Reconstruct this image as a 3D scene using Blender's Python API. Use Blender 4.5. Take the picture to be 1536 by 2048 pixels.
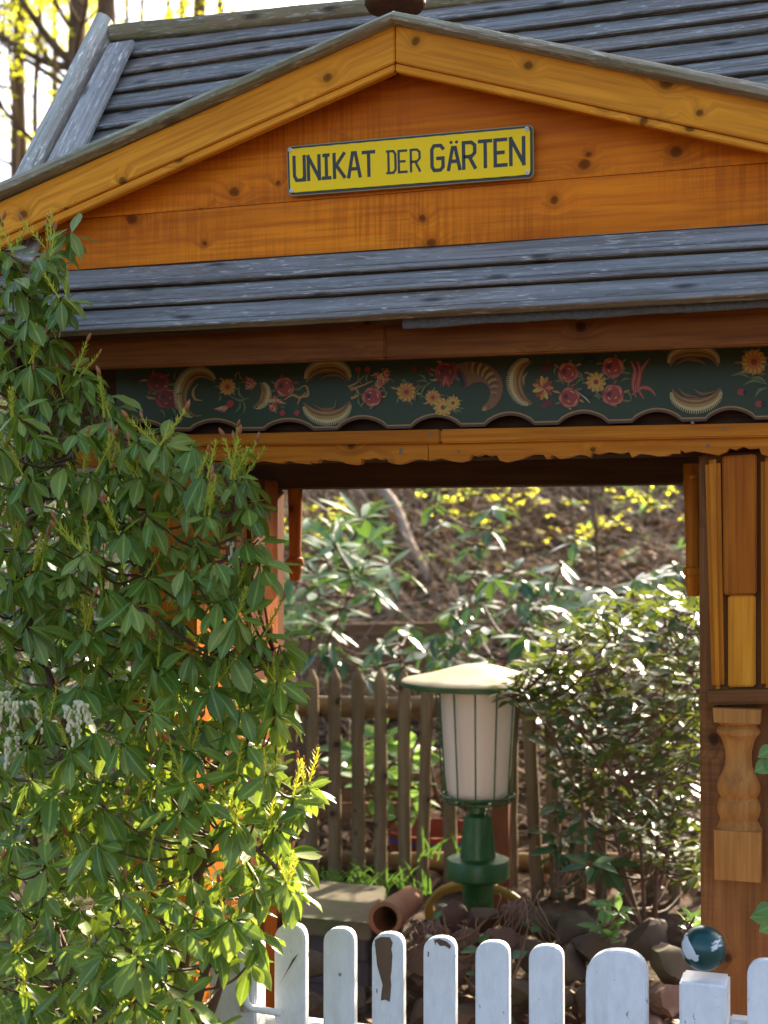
import bpy, bmesh, math, random
import numpy as np
from mathutils import Vector, Matrix, noise
for o in list(bpy.data.objects): bpy.data.objects.remove(o)
rnd = random.Random(11)
SC = bpy.context.scene
COL = SC.collection
# ------------------------------------------------------------------ camera
F, CX, CY = 2800.0, 768.0, 1024.0            # focal length and centre in photograph pixels
YAW, PITCH = math.radians(18.8), math.atan(52/2800)
CAM = Vector((0.69, -2.72, 1.66))
FWD = Vector((-math.sin(YAW)*math.cos(PITCH), math.cos(YAW)*math.cos(PITCH), math.sin(PITCH)))
RGT = Vector((math.cos(YAW), math.sin(YAW), 0))
UPV = RGT.cross(FWD)
cd = bpy.data.cameras.new('camera'); cam = bpy.data.objects.new('camera', cd); COL.objects.link(cam)
cam.matrix_world = Matrix.Translation(CAM) @ Matrix((RGT, UPV, -FWD)).transposed().to_4x4()
cd.sensor_fit = 'VERTICAL'; cd.sensor_height = 24; cd.sensor_width = 18
cd.lens = 24*F/2048; cd.clip_end = 800; cd.clip_start = .05
cd.dof.use_dof = True; cd.dof.focus_distance = 2.72; cd.dof.aperture_fstop = 2.8
SC.camera = cam
# ------------------------------------------------------------------ sky, sun, exposure
SUN_AZ, SUN_EL = math.radians(13), math.radians(24)     # azimuth from +Y towards +X
wd = bpy.data.worlds.new('World'); SC.world = wd; wd.use_nodes = True
nt = wd.node_tree
sky = nt.nodes.new('ShaderNodeTexSky'); sky.sky_type = 'NISHITA'; sky.sun_disc = False
sky.sun_elevation = SUN_EL; sky.sun_rotation = SUN_AZ; sky.dust_density = 5.0; sky.air_density = .8; sky.ozone_density = .9
bg = nt.nodes['Background']; bg.inputs['Strength'].default_value = 0.15
nt.links.new(sky.outputs[0], bg.inputs[0])
sl = bpy.data.lights.new('sun', 'SUN'); sl.energy = 5.0; sl.angle = math.radians(.6); sl.color = (1, .86, .66)
sun = bpy.data.objects.new('sun', sl); COL.objects.link(sun)
SDIR = Vector((math.sin(SUN_AZ)*math.cos(SUN_EL), math.cos(SUN_AZ)*math.cos(SUN_EL), math.sin(SUN_EL)))
sun.rotation_euler = SDIR.to_track_quat('Z', 'Y').to_euler()
SC.view_settings.view_transform = 'Standard'; SC.view_settings.look = 'None'
SC.view_settings.exposure = 2.05; SC.view_settings.gamma = 1; SC.view_settings.use_curve_mapping = False
SC.cycles.max_bounces = 5; SC.cycles.diffuse_bounces = 3; SC.cycles.glossy_bounces = 2; SC.cycles.transmission_bounces = 3; SC.cycles.use_fast_gi = False
# ------------------------------------------------------------------ geometry helpers
def ray(px, py): return FWD + RGT*((px-CX)/F) + UPV*((CY-py)/F)
def at(px, py, Y):
    d = ray(px, py); return CAM + d*((Y-CAM.y)/d.y)
def atp(px, py, pt, n):
    d = ray(px, py); return CAM + d*((pt-CAM).dot(n)/d.dot(n))
def proj(P):
    v = P-CAM; z = v.dot(FWD); return CX+F*v.dot(RGT)/z, CY-F*v.dot(UPV)/z, z
def smooth01(a, b, x):
    t = min(1, max(0, (x-a)/(b-a))); return t*t*(3-2*t)
WM = {}
def put(name, me, parent=None, M=None):
    o = bpy.data.objects.new(name, me); COL.objects.link(o)
    M = M or Matrix()
    if parent is not None:
        o.parent = parent; o.matrix_parent_inverse = WM[parent].inverted()
    o.matrix_basis = M; WM[o] = M.copy()
    return o
def tag(o, label, cat, group=None, kind=None):
    if label: o['label'] = label
    if cat: o['category'] = cat
    if group: o['group'] = group
    if kind: o['kind'] = kind
    return o
def thing(name, loc, label, cat, group=None):
    return tag(put(name, None, None, Matrix.Translation(loc)), label, cat, group)
def frame(o, x, z):
    x = x.normalized(); z = (z - x*x.dot(z)).normalized(); y = z.cross(x)
    M = Matrix((x, y, z)).transposed().to_4x4(); M.translation = o
    return M
XG = lambda o: frame(o, Vector((1,0,0)), Vector((0,-1,0)))        # grain along X, facing the viewer
ZG = lambda o: frame(o, Vector((0,0,1)), Vector((0,-1,0)))        # grain upright
class MB:
    def __init__(s): s.v = []; s.f = []; s.m = []
    def add(s, vs, fs, mi=0):
        b = len(s.v); s.v += [Vector(v) for v in vs]; s.f += [tuple(b+i for i in f) for f in fs]; s.m += [mi]*len(fs)
    def box(s, lo, hi, mi=0):
        x0,y0,z0 = lo; x1,y1,z1 = hi
        s.add([(x0,y0,z0),(x1,y0,z0),(x1,y1,z0),(x0,y1,z0),(x0,y0,z1),(x1,y0,z1),(x1,y1,z1),(x0,y1,z1)],
              [(0,3,2,1),(4,5,6,7),(0,1,5,4),(1,2,6,5),(2,3,7,6),(3,0,4,7)], mi)
    def tube(s, pts, rad, n=8, mi=0, caps=True):
        pts = [Vector(p) for p in pts]
        if not isinstance(rad, (list, tuple)): rad = [rad]*len(pts)
        vs = []; u = None
        for i, p in enumerate(pts):
            t = (pts[min(i+1, len(pts)-1)]-pts[max(i-1, 0)]).normalized()
            if u is None: u = t.orthogonal().normalized()
            u = (u - t*t.dot(u)).normalized(); w = t.cross(u)
            vs += [p + (u*math.cos(2*math.pi*k/n) + w*math.sin(2*math.pi*k/n))*rad[i] for k in range(n)]
        fs = [(i*n+k, i*n+(k+1) % n, (i+1)*n+(k+1) % n, (i+1)*n+k) for i in range(len(pts)-1) for k in range(n)]
        if caps: fs += [tuple(range(n-1, -1, -1)), tuple((len(pts)-1)*n+k for k in range(n))]
        s.add(vs, fs, mi)
    def lathe(s, prof, c, n=24, mi=0, sy=1.0):
        c = Vector(c); vs = []
        for r, z in prof:
            vs += [c + Vector((r*math.cos(2*math.pi*k/n), sy*r*math.sin(2*math.pi*k/n), z)) for k in range(n)]
        m = len(prof)
        fs = [(i*n+k, i*n+(k+1) % n, (i+1)*n+(k+1) % n, (i+1)*n+k) for i in range(m-1) for k in range(n)]
        fs += [tuple(range(n-1, -1, -1)), tuple((m-1)*n+k for k in range(n))]
        s.add(vs, fs, mi)
    def build(s, name, mats, parent=None, M=None, sm=False, bevel=0, seg=2, auto=None):
        M = M or Matrix(); inv = M.inverted()
        me = bpy.data.meshes.new(name); me.from_pydata([inv @ v for v in s.v], [], s.f)
        for m in (mats if isinstance(mats, (list, tuple)) else [mats]): me.materials.append(m)
        me.polygons.foreach_set('material_index', s.m)
        if bevel:
            bm = bmesh.new(); bm.from_mesh(me)
            bmesh.ops.remove_doubles(bm, verts=bm.verts, dist=1e-5)
            bmesh.ops.recalc_face_normals(bm, faces=bm.faces)
            es = [e for e in bm.edges if len(e.link_faces) == 2 and e.calc_face_angle(0) > .6]
            bmesh.ops.bevel(bm, geom=es, offset=bevel, segments=seg, affect='EDGES', clamp_overlap=True)
            bm.to_mesh(me); bm.free()
        if sm: me.polygons.foreach_set('use_smooth', [True]*len(me.polygons))
        if auto: me.set_sharp_from_angle(angle=math.radians(auto))
        me.update()
        return put(name, me, parent, M)
def prism(mb, pts, dv, mi=0):
    n = len(pts); pts = [Vector(p) for p in pts]; dv = Vector(dv)
    mb.add(pts + [p+dv for p in pts], [tuple(range(n)), tuple(range(2*n-1, n-1, -1))] + [(i, n+i, n+(i+1) % n, (i+1) % n) for i in range(n)], mi)
def qboard(name, mat, q, dv, parent, bevel=.003, M=None):
    """board from four world corners TL,TR,BR,BL of its face, thickness vector dv; texture grain along its length"""
    q = [Vector(p) for p in q]; mb = MB(); prism(mb, q, dv)
    c = sum(q, Vector())/4; x = (q[1]-q[0])+(q[2]-q[3]); y = (q[0]-q[3])+(q[1]-q[2])
    if y.length > x.length: x, y = y, -x
    if M is None: M = frame(c, x, -Vector(dv))
    return mb.build(name, mat, parent, M, bevel=bevel)
def pxq(l, Y): return [at(px, py, Y) for px, py in l]
def pboard(name, mat, l, Y, th, parent, bevel=.003): return qboard(name, mat, pxq(l, Y), (0, th, 0), parent, bevel)
def catmull(pts, n=6):
    P = [Vector(p) for p in pts]; P = [P[0]*2-P[1]] + P + [P[-1]*2-P[-2]]; out = []
    for i in range(1, len(P)-2):
        for k in range(n):
            t = k/n; a, b, c, d = P[i-1:i+3]
            out.append(.5*((2*b) + (c-a)*t + (2*a-5*b+4*c-d)*t*t + (3*b-a-3*c+d)*t**3))
    return out + [P[-2]]
def nz(x, y=0, z=0): return noise.noise(Vector((x, y, z)))
# ------------------------------------------------------------------ materials
class NT:
    def __init__(s, name):
        s.m = bpy.data.materials.new(name); s.m.use_nodes = True; s.t = s.m.node_tree
        s.b = s.t.nodes['Principled BSDF']; s.out = s.t.nodes['Material Output']
    def n(s, ty, ins=None, **kw):
        x = s.t.nodes.new('ShaderNode'+ty)
        for k, v in kw.items(): setattr(x, k, v)
        for k, v in (ins or {}).items(): s.set(x.inputs[k], v)
        return x
    def set(s, sock, v):
        if hasattr(v, 'is_output'): s.t.links.new(v, sock)
        else:
            if isinstance(v, (tuple, list)) and len(v) == 3 and sock.type == 'RGBA': v = (*v, 1)
            sock.default_value = v
    def coord(s, off=True, kind='Object'):
        c = s.n('TexCoord').outputs[kind]
        if off:
            r = s.n('ObjectInfo').outputs['Random']
            k = s.n('VectorMath', {0: (7.3, 3.1, 5.7), 3: s.n('Math', {0: r, 1: 9.0}, operation='MULTIPLY').outputs[0]}, operation='SCALE')
            c = s.n('VectorMath', {0: c, 1: k.outputs[0]}, operation='ADD').outputs[0]
        return c
    def sc(s, c, v): return s.n('VectorMath', {0: c, 1: v}, operation='MULTIPLY').outputs[0]
    def noise(s, c, scale, detail=4, rough=.55, dist=0): return s.n('TexNoise', {'Vector': c, 'Scale': scale, 'Detail': detail, 'Roughness': rough, 'Distortion': dist}).outputs['Fac']
    def ramp(s, f, stops):
        r = s.n('ValToRGB', {0: f}); e = r.color_ramp.elements
        while len(e) < len(stops): e.new(.5)
        for x, (p, c) in zip(e, stops):
            x.position = p; x.color = (*c, 1) if isinstance(c, tuple) else (c, c, c, 1)
        return r.outputs[0]
    def mix(s, f, a, b, mode='MIX'):
        x = s.n('Mix', data_type='RGBA', blend_type=mode)
        s.set(x.inputs[0], f); s.set(x.inputs[6], a); s.set(x.inputs[7], b); return x.outputs[2]
    def math(s, op, a, b=0): return s.n('Math', {0: a, 1: b}, operation=op).outputs[0]
    def bump(s, h, st=.3, d=.01):
        s.set(s.b.inputs['Normal'], s.n('Bump', {'Height': h, 'Strength': st, 'Distance': d}).outputs[0])
    def fin(s, col, rough=.6, spec=.4, **kw):
        s.set(s.b.inputs['Base Color'], col); s.set(s.b.inputs['Roughness'], rough); s.set(s.b.inputs['Specular IOR Level'], spec)
        for k, v in kw.items(): s.set(s.b.inputs[k.replace('_', ' ')], v)
        return s.m
def wood(name, lite, mid, dark, knots=.5, saw=0, rough=.5, blot=.5, grain=26, bump=.25):
    s = NT(name); c0 = c = s.coord()
    if knots:
        v = s.n('TexVoronoi', {'Vector': s.n('VectorMath', {0: s.sc(c, (12.5, 14, 0)), 1: s.n('VectorMath', {0: s.n('TexNoise', {'Vector': c, 'Scale': 22.0, 'Detail': 2.0}).outputs['Color'], 3: .16}, operation='SCALE').outputs[0]}, operation='ADD').outputs[0], 'Scale': 1.0}, voronoi_dimensions='2D')
        sel = s.n('SeparateColor', {0: v.outputs['Color']}); on_ = s.math('LESS_THAN', sel.outputs[0], knots)
        size = s.math('ADD', .6, s.math('MULTIPLY', sel.outputs[1], .9)); kd = s.math('DIVIDE', v.outputs['Distance'], size)
        bend = s.math('MULTIPLY', s.ramp(kd, [(.08, 1.0), (.22, .45), (.5, 0.0)]), s.math('MULTIPLY', on_, .03))
        c = s.n('VectorMath', {0: c, 1: s.n('CombineXYZ', {1: bend}).outputs[0]}, operation='ADD').outputs[0]
    g = s.noise(s.sc(c, (1.3, grain, grain)), 1.0, 5, .6, 1.2)
    g2 = s.noise(s.sc(c, (5, grain*5, grain*5)), 1.0, 3, .5, .3)
    col = s.ramp(g, [(.34, mid), (.64, lite)])
    col = s.mix(s.ramp(g2, [(.36, .36), (.56, 0.0)]), col, dark)
    bl = s.noise(s.sc(c, (1.6, 5, 5)), 1.0, 4, .6, .5)
    col = s.mix(s.math('MULTIPLY', s.ramp(bl, [(.42, 0.0), (.72, 1.0)]), blot), col, dark)
    h = g
    if saw:
        sw = s.noise(s.sc(c, (170, 5, 5)), 1.0, 3, .6, .4); sm = s.noise(s.sc(c, (2.2, 4, 4)), 1.0, 2)
        sf = s.math('MULTIPLY', s.ramp(sw, [(.44, 1.0), (.55, 0.0)]), s.math('MULTIPLY', s.ramp(sm, [(.4, 0.0), (.6, 1.0)]), saw))
        col = s.mix(sf, col, dark)
    if knots:
        k = s.math('MULTIPLY', s.ramp(kd, [(.05, 1.0), (.10, .8), (.115, .35), (.28, 0.0)]), on_)
        col = s.mix(s.math('MULTIPLY', k, .85), col, tuple(x*.3 for x in dark))
    s.bump(h, bump, .004)
    return s.fin(col, s.ramp(g2, [(.3, rough-.02), (.7, rough+.2)]), .07)
ORANGE = wood('stained_pine', (.58, .20, .016), (.45, .13, .010), (.20, .044, .005), .16, 0, .42, .42)
BARGE = wood('stained_barge', (.88, .36, .030), (.74, .265, .018), (.30, .08, .009), .36, 0, .42, .35)
GABLE = wood('stained_sawn_gable', (.90, .27, .014), (.72, .175, .009), (.32, .055, .005), .24, .38, .42, .6)
REDPINE = wood('red_brown_pine', (.34, .095, .010), (.23, .055, .007), (.10, .020, .004), .25, 0, .4, .5)
POSTW = wood('post_oak', (.27, .11, .035), (.18, .066, .02), (.07, .025, .01), .2, .3, .6, .6)
FASCIA = wood('dark_fascia', (.30, .105, .025), (.20, .062, .015), (.06, .018, .007), .2, 0, .6, .6)
SIDEW = wood('side_brown', (.14, .042, .006), (.09, .025, .004), (.04, .010, .002), .25, 0, .75, .5)
PANELW = wood('panel_pine', (.48, .145, .012), (.36, .09, .008), (.13, .028, .005), .3, 0, .4, .4)
BALW = wood('turned_pine', (.50, .215, .055), (.39, .15, .035), (.20, .065, .016), 0, 0, .45, .4)
DARKB = wood('dark_beam', (.09, .045, .022), (.06, .027, .013), (.025, .012, .007), .1, 0, .75, .6)
LOGW = wood('round_paling', (.25, .175, .095), (.18, .125, .066), (.08, .06, .03), .25, 0, .75, .6, 18)
BEDW = wood('bed_plank', (.26, .15, .085), (.18, .10, .055), (.08, .05, .03), .2, 0, .75, .6)
BARKW = wood('bark', (.20, .135, .085), (.12, .08, .05), (.04, .028, .018), 0, 0, .9, .6, 14, .8)
def weathered(name, blue=1.0, green=.3, warm=.25, br=1.25):
    s = NT(name); c = s.coord()
    g = s.noise(s.sc(c, (2.2, 60, 60)), 1.0, 5, .62, .8)
    fl = s.noise(s.sc(c, (26, 170, 170)), 1.0, 4, .6, .6)
    b = blue
    col = s.ramp(g, [(.25, (.085, .085, .088*b)), (.5, (.165, .17, .185*b)), (.75, (.26, .275, .30*b))])
    w = s.noise(s.sc(c, (1.1, 9, 9)), 1.0, 4, .6, .6)
    col = s.mix(s.math('MULTIPLY', s.ramp(w, [(.48, 0.0), (.68, 1.0)]), warm), col, (.22, .12, .07))
    gr = s.noise(s.sc(c, (2.0, 16, 16)), 3.1, 4, .6)
    col = s.mix(s.math('MULTIPLY', s.ramp(gr, [(.5, 0.0), (.7, 1.0)]), green), col, (.10, .11, .05))
    patch = s.noise(s.sc(c, (4, 12, 12)), 1.0, 3)
    col = s.mix(s.math('MULTIPLY', s.ramp(fl, [(.57, 0.0), (.66, 1.0)]), s.ramp(patch, [(.36, 0.0), (.56, .85)])), col, (.42, .435, .45))
    col = s.mix(s.ramp(fl, [(.30, .6), (.40, 0.0)]), col, (.05, .05, .05))
    v = s.n('TexVoronoi', {'Vector': s.sc(c, (3.2, 10, 0)), 'Scale': 1.0}, voronoi_dimensions='2D')
    col = s.mix(s.ramp(v.outputs['Distance'], [(.03, .8), (.10, 0.0)]), col, (.03, .025, .025))
    s.bump(s.math('ADD', g, s.math('MULTIPLY', fl, .8)), .55, .004)
    col = s.mix(1.0, col, (br*1.10, br*1.02, br*.88), 'MULTIPLY')
    return s.fin(col, .75, .10)
ROOFW = weathered('weathered_roof_board'); HIPW = weathered('weathered_hip_board', 1.0, .05, .12, 2.0)
CAPW = weathered('weathered_cap', .72, .55, .5, 1.5); RIDGEW = weathered('weathered_ridge', .6, .4, .7, 1.2)
def plain(name, col, rough=.6, spec=.4, var=.25, scale=30, bump=.15, dirt=None, dscale=6, damt=.6, **kw):
    s = NT(name); c = s.coord()
    a = s.noise(c, scale, 5, .6)
    k = s.mix(s.ramp(a, [(.3, var), (.7, 0.0)]), col, tuple(x*.45 for x in col))
    if dirt:
        d = s.noise(c, dscale, 6, .65, .4)
        k = s.mix(s.math('MULTIPLY', s.ramp(d, [(.48, 0.0), (.66, 1.0)]), damt), k, dirt)
    if bump: s.bump(a, bump, .003)
    return s.fin(k, rough, spec, **kw)
def whitepaint(name, chips=.62):
    s = NT(name); c = s.coord()
    d = s.noise(s.sc(c, (18, 40, 40)), 1.0, 6, .7); sp = s.noise(s.sc(c, (30, 70, 70)), 1.0, 3, .6)
    col = s.mix(s.ramp(d, [(.42, 0.0), (.75, .45)]), (.82, .83, .82), (.50, .52, .47))
    st_ = s.noise(s.sc(c, (3, 14, 14)), 1.0, 5, .65, .5); col = s.mix(s.ramp(st_, [(.55, 0.0), (.75, .4)]), col, (.45, .46, .40))
    col = s.mix(s.ramp(sp, [(chips+.07, 0.0), (chips+.10, 1.0)]), col, (.22, .19, .16))
    g = s.noise(s.sc(c, (2, 45, 45)), 1.0, 4)
    s.bump(s.math('ADD', g, sp), .25, .003)
    return s.fin(col, .45, .4)
WHITE = whitepaint('peeling_white_paint')
def leafmat(name, cols, tcol, trans=.35, rough=.32, spec=.55, rim=None):
    s = NT(name)
    va = s.n('Attribute', attribute_name='var').outputs['Fac']
    f = s.math('FRACT', s.math('ADD', va, s.n('ObjectInfo').outputs['Random']))
    n = len(cols); col = s.ramp(f, [(i/max(1, n-1), x) for i, x in enumerate(cols)])
    c = s.coord(False, 'Generated')
    geo = s.n('NewGeometry').outputs['Position']
    p = s.noise(geo, 45, 4, .6); col = s.mix(s.ramp(p, [(.4, 0.0), (.75, .5)]), col, tuple(x*1.7 for x in cols[-1]))
    vein = s.n('Attribute', attribute_name='vein').outputs['Fac']; col = s.mix(s.ramp(vein, [(.80, 0.0), (1.0, .5)]), col, tuple(min(1, x*2.2+.02) for x in cols[-2 if len(cols) > 2 else -1]))
    br = s.noise(geo, 75, 3, .6); col = s.mix(s.ramp(br, [(.66, 0.0), (.74, .55)]), col, (.16, .12, .04))
    s.fin(col, rough, spec)
    tr = s.n('BsdfTranslucent', {'Color': s.mix(.75, s.mix(1.0, col, (3, 3, 3), 'MULTIPLY'), tcol)})
    mx = s.n('MixShader', {0: trans, 1: s.b.outputs[0], 2: tr.outputs[0]})
    s.t.links.new(mx.outputs[0], s.out.inputs[0])
    return s.m
PIERIS = leafmat('pieris_leaf', [(.055, .115, .018), (.09, .165, .02), (.155, .22, .03), (.23, .28, .05), (.06, .125, .02)], (.38, .50, .03), .27, .40, .36)
SHOOT = leafmat('young_shoot', [(.36, .42, .04), (.44, .44, .05), (.28, .38, .05)], (.9, .75, .08), .45, .5, .4)
BUDM = leafmat('red_bud', [(.34, .12, .05), (.28, .08, .04), (.36, .18, .06)], (.6, .2, .08), .25, .5, .4)
RHODO = leafmat('rhododendron_leaf', [(.03, .09, .022), (.045, .12, .03), (.065, .15, .035)], (.22, .36, .03), .2, .3, .6)
LAUREL = leafmat('laurel_leaf', [(.018, .055, .02), (.026, .075, .025), (.04, .10, .03), (.022, .065, .02)], (.20, .32, .04), .16, .29, .5)
SMALLL = leafmat('small_glossy_leaf', [(.018, .05, .016), (.03, .07, .018), (.055, .09, .02), (.022, .058, .018)], (.34, .38, .03), .20, .40, .34)
SPRING = leafmat('spring_leaf', [(.36, .40, .03), (.46, .44, .03), (.30, .38, .04)], (.95, .88, .06), .55, .5, .3)
LIME = leafmat('broad_lime_leaf', [(.07, .18, .045), (.10, .21, .06), (.055, .14, .04)], (.4, .6, .1), .35, .45, .4)
GRASSM = leafmat('grass_blade', [(.03, .08, .014), (.05, .11, .02)], (.14, .25, .03), .3, .5, .3)
LITTER = leafmat('dead_leaf', [(.24, .13, .065), (.14, .075, .042), (.33, .205, .115), (.10, .058, .035), (.26, .15, .085)], (.4, .2, .08), .15, .7, .3)
TWIG = plain('dry_twig', (.30, .22, .15), .8, .2, .5, 20)
STEM = plain('brown_stem', (.13, .075, .042), .7, .3, .4, 25)
GREENP = plain('dark_green_enamel', (.012, .082, .016), .4, .4, .25, 12, .12, (.16, .20, .10), 9, .35)
SHADE = NT('opal_glass'); SHADE = SHADE.fin((.66, .59, .47), .3, .4)
CAPM = plain('aged_cream_cap', (.50, .41, .23), .6, .3, .3, 14, .1, (.24, .21, .12), 9, .85)
STONE = plain('mossy_sandstone', (.15, .115, .07), .9, .2, .6, 14, .6, (.07, .08, .03), 5, .8)
ROCKM = plain('reddish_rock', (.12, .066, .045), .85, .25, .6, 16, .7, (.10, .085, .05), 6, .7)
ROCKG = plain('grey_rock', (.085, .062, .042), .85, .25, .6, 16, .7, (.08, .075, .035), 6, .7)
TERRA = plain('terracotta', (.27, .105, .05), .8, .25, .4, 20, .3, (.16, .14, .07), 7, .6)
BRICKM = plain('dark_brick', (.09, .075, .075), .9, .2, .5, 25, .5)
YELLOWP = plain('yellow_plate_enamel', (.95, .62, .002), .35, .14, .04, 6, .03)
BLACKP = plain('black_print', (.022, .02, .014), .4, .4, .2, 30, .05)
SCREWM = plain('white_screw_cap', (.72, .70, .62), .35, .5, .2, 60, .1)
STEELM = plain('dull_screw', (.14, .10, .07), .45, .5, .2, 60, .1)
FELT = plain('roofing_felt', (.16, .17, .19), .95, .15, .7, 120, .9)
ORNG = plain('orange_plastic', (.28, .05, .02), .5, .4, .3, 8, .1)
BLUEP = plain('blue_stripe', (.03, .06, .35), .5, .4)
HOSE = plain('yellow_hose', (.34, .20, .03), .5, .4, .3, 14, .1)
RUST = plain('rusty_post', (.20, .07, .03), .85, .2, .5, 15, .4)
BAREW = plain('bare_grey_wood', (.17, .105, .065), .8, .2, .5, 20, .3)
BALLT = plain('teal_paint', (.008, .075, .085), .28, .5, .15, 10, .05)
FLOWERW = leafmat('white_bell', [(.70, .64, .42), (.78, .72, .52), (.58, .54, .30)], (.6, .6, .4), .3, .5, .3)
SOOT = plain('dark_void', (.018, .015, .013), .9, .1)
def groundmat():
    s = NT('leaf_strewn_soil'); c = s.coord(False)
    a = s.noise(c, 2.2, 6, .65); b = s.noise(c, 26, 5, .7); m = s.noise(c, .5, 4)
    col = s.ramp(b, [(.3, (.02, .013, .008)), (.5, (.07, .042, .025)), (.7, (.14, .085, .05))])
    col = s.mix(s.ramp(a, [(.45, 0.0), (.7, .6)]), col, (.16, .10, .065))
    col = s.mix(s.ramp(m, [(.5, 0.0), (.75, .45)]), col, (.08, .10, .025))
    s.bump(b, .9, .03)
    return s.fin(col, .95, .15)
SOIL = groundmat()
PAL = {}
def paint(n, c): PAL[n] = plain('paint_'+n, tuple(x*(.75 if n != 'green' else 1) for x in c), .5, .35, .2, 60, .1)
for n, c in dict(green=(.024, .036, .008), gold=(.44, .24, .05), dgold=(.24, .10, .02), cream=(.62, .47, .20), orange=(.55, .20, .025), red=(.36, .04, .018), dred=(.18, .016, .012), pink=(.52, .14, .07), lpink=(.66, .33, .17), olive=(.15, .17, .05), navy=(.012, .018, .03), yellow=(.62, .38, .05), brown=(.13, .045, .018)).items(): paint(n, c)
PALN = list(PAL); PALM = [PAL[n] for n in PALN]
# ================================================================== ground
def gh(x, y):
    z = .38*smooth01(.75, 1.35, y + .15*nz(x*1.5, 3)) if y < 3 else .38
    if y > 1.35: z += .05*min(1, (y-1.35)/1.65)
    if y > 2.6: z += .345*min(y-2.6, 22) + .12*max(0, y-24.6)*(y < 60) + (.12*35.4 if y >= 60 else 0)
    if x < -1.2 and y > -1: z = max(z, .30*smooth01(-1.2, -3, x)*smooth01(-.5, 1, y))
    k = smooth01(1.2, 4, y)
    return z + k*(.10*nz(x*.7, y*.7) + .05*nz(x*2.3, y*2.3, 4)) + .012*nz(x*5, y*5, 9)
def axis(vals):
    out = []
    for a, b, st in vals:
        n = max(1, round((b-a)/st)); out += [a+(b-a)*i/n for i in range(n)]
    return out + [vals[-1][1]]
gx = axis([(-150, -20, 13), (-20, -6, 1), (-6, 5, .16), (5, 12, .8), (12, 150, 13)])
gy = axis([(-120, -10, 15), (-10, .6, .8), (.6, 9, .16), (9, 26, .5), (26, 240, 14)])
mb = MB(); mb.add([(x, y, gh(x, y)) for y in gy for x in gx], [(j*len(gx)+i, j*len(gx)+i+1, (j+1)*len(gx)+i+1, (j+1)*len(gx)+i) for j in range(len(gy)-1) for i in range(len(gx)-1)])
tag(mb.build('ground', SOIL, sm=True), 'brown leaf-strewn soil rising to a wooded hillside', None, kind='structure')
# ================================================================== gatehouse
GATE = thing('roofed_gateway', (0, 0, 0), 'roofed timber garden gateway with orange gable and painted flower frieze', 'gateway')
YE, YR = -.25, .28                                             # eave and ridge planes
E0, E1, R0 = at(100, 676, YE), at(1536, 596, YE), at(235, 84, YR)
RN = (E1-E0).cross(R0-E0).normalized()
if RN.y > 0: RN = -RN
rp = lambda px, py, k=0: atp(px, py, E0+RN*k, RN)
def lap_board(name, mat, TL, TR, BR, BL, n, parent, prof, segs=40, seed=0, wob=.0025):
    mb = MB(); vs = []; m = len(prof)
    for i in range(segs+1):
        t = i/segs; a = TL.lerp(TR, t); b = BL.lerp(BR, t); d = wob*nz(t*5, seed*3.7)
        for j, (u, w) in enumerate(prof):
            vs.append(a.lerp(b, u) + n*(w + d + .0012*nz(t*22, u*4, seed)) + (b-a).normalized()*(.0016*nz(t*30, seed, j*.1) if u > .9 else 0))
    fs = [(i*m+j, i*m+(j+1) % m, (i+1)*m+(j+1) % m, (i+1)*m+j) for i in range(segs) for j in range(m)]
    fs += [tuple(range(m)), tuple(segs*m+j for j in range(m-1, -1, -1))]
    mb.add(vs, fs)
    c = (TL+TR+BR+BL)/4
    return mb.build(name, mat, parent, frame(c, TR-TL, n), sm=True, auto=35)
PROF = [(-.30, -.012), (-.06, -.004), (0, .001), (.74, .0115), (.765, .0085), (.79, .0085), (.815, .0135), (.975, .0155), (1.0, .0140), (1.0, .0095), (.82, .001), (.82, -.014)]
# ---- roof deck under the boards
ridge_y0 = lambda px: 84-(px-235)*.101
deck = MB()
Lh, Rh = -190, 2050
prism(deck, [rp(Lh, 690, -.02), rp(Rh, 560, -.02), rp(Rh, ridge_y0(Rh)-4, -.02), rp(228, 74, -.02)], RN*-.02)
RD = deck.build('roof_deck', DARKB, GATE, XG(E0))
# back slope, so the roof throws its real shadow
rb = MB(); P1 = rp(228, 74, -.02); P2 = rp(Rh, ridge_y0(Rh)-4, -.02)
B1 = Vector((P1.x-.16, .80, E0.z-.02)); B2 = Vector((P2.x, .80, E1.z+.0))
prism(rb, [P1, P2, B2, B1], (0, .02, .02)); rb.build('rear_roof_slope', ROOFW, GATE, XG(P1))
rs = MB(); prism(rs, [P1, B1, rp(Lh, 690, -.02)], (-.02, 0, 0)); rs.build('hip_end', ROOFW, GATE, XG(P1))
# ---- lower roof boards
LN = [((150, 543), (1536, 451)), ((150, 586), (1536, 501)), ((150, 626), (1536, 544)), ((150, 672), (1536, 597))]
def on(l, px):
    (a, b), (c, d) = l; return b+(d-b)*(px-a)/(c-a)
for k in range(3):
    a, b = LN[k], LN[k+1]
    x0, x1 = -150+6*k, 2040
    lap_board('roof_board', ROOFW, rp(x0, on(a, x0)), rp(x1, on(a, x1)), rp(x1, on(b, x1)), rp(x0, on(b, x0)), RN, RD, PROF, 70, k)
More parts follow.
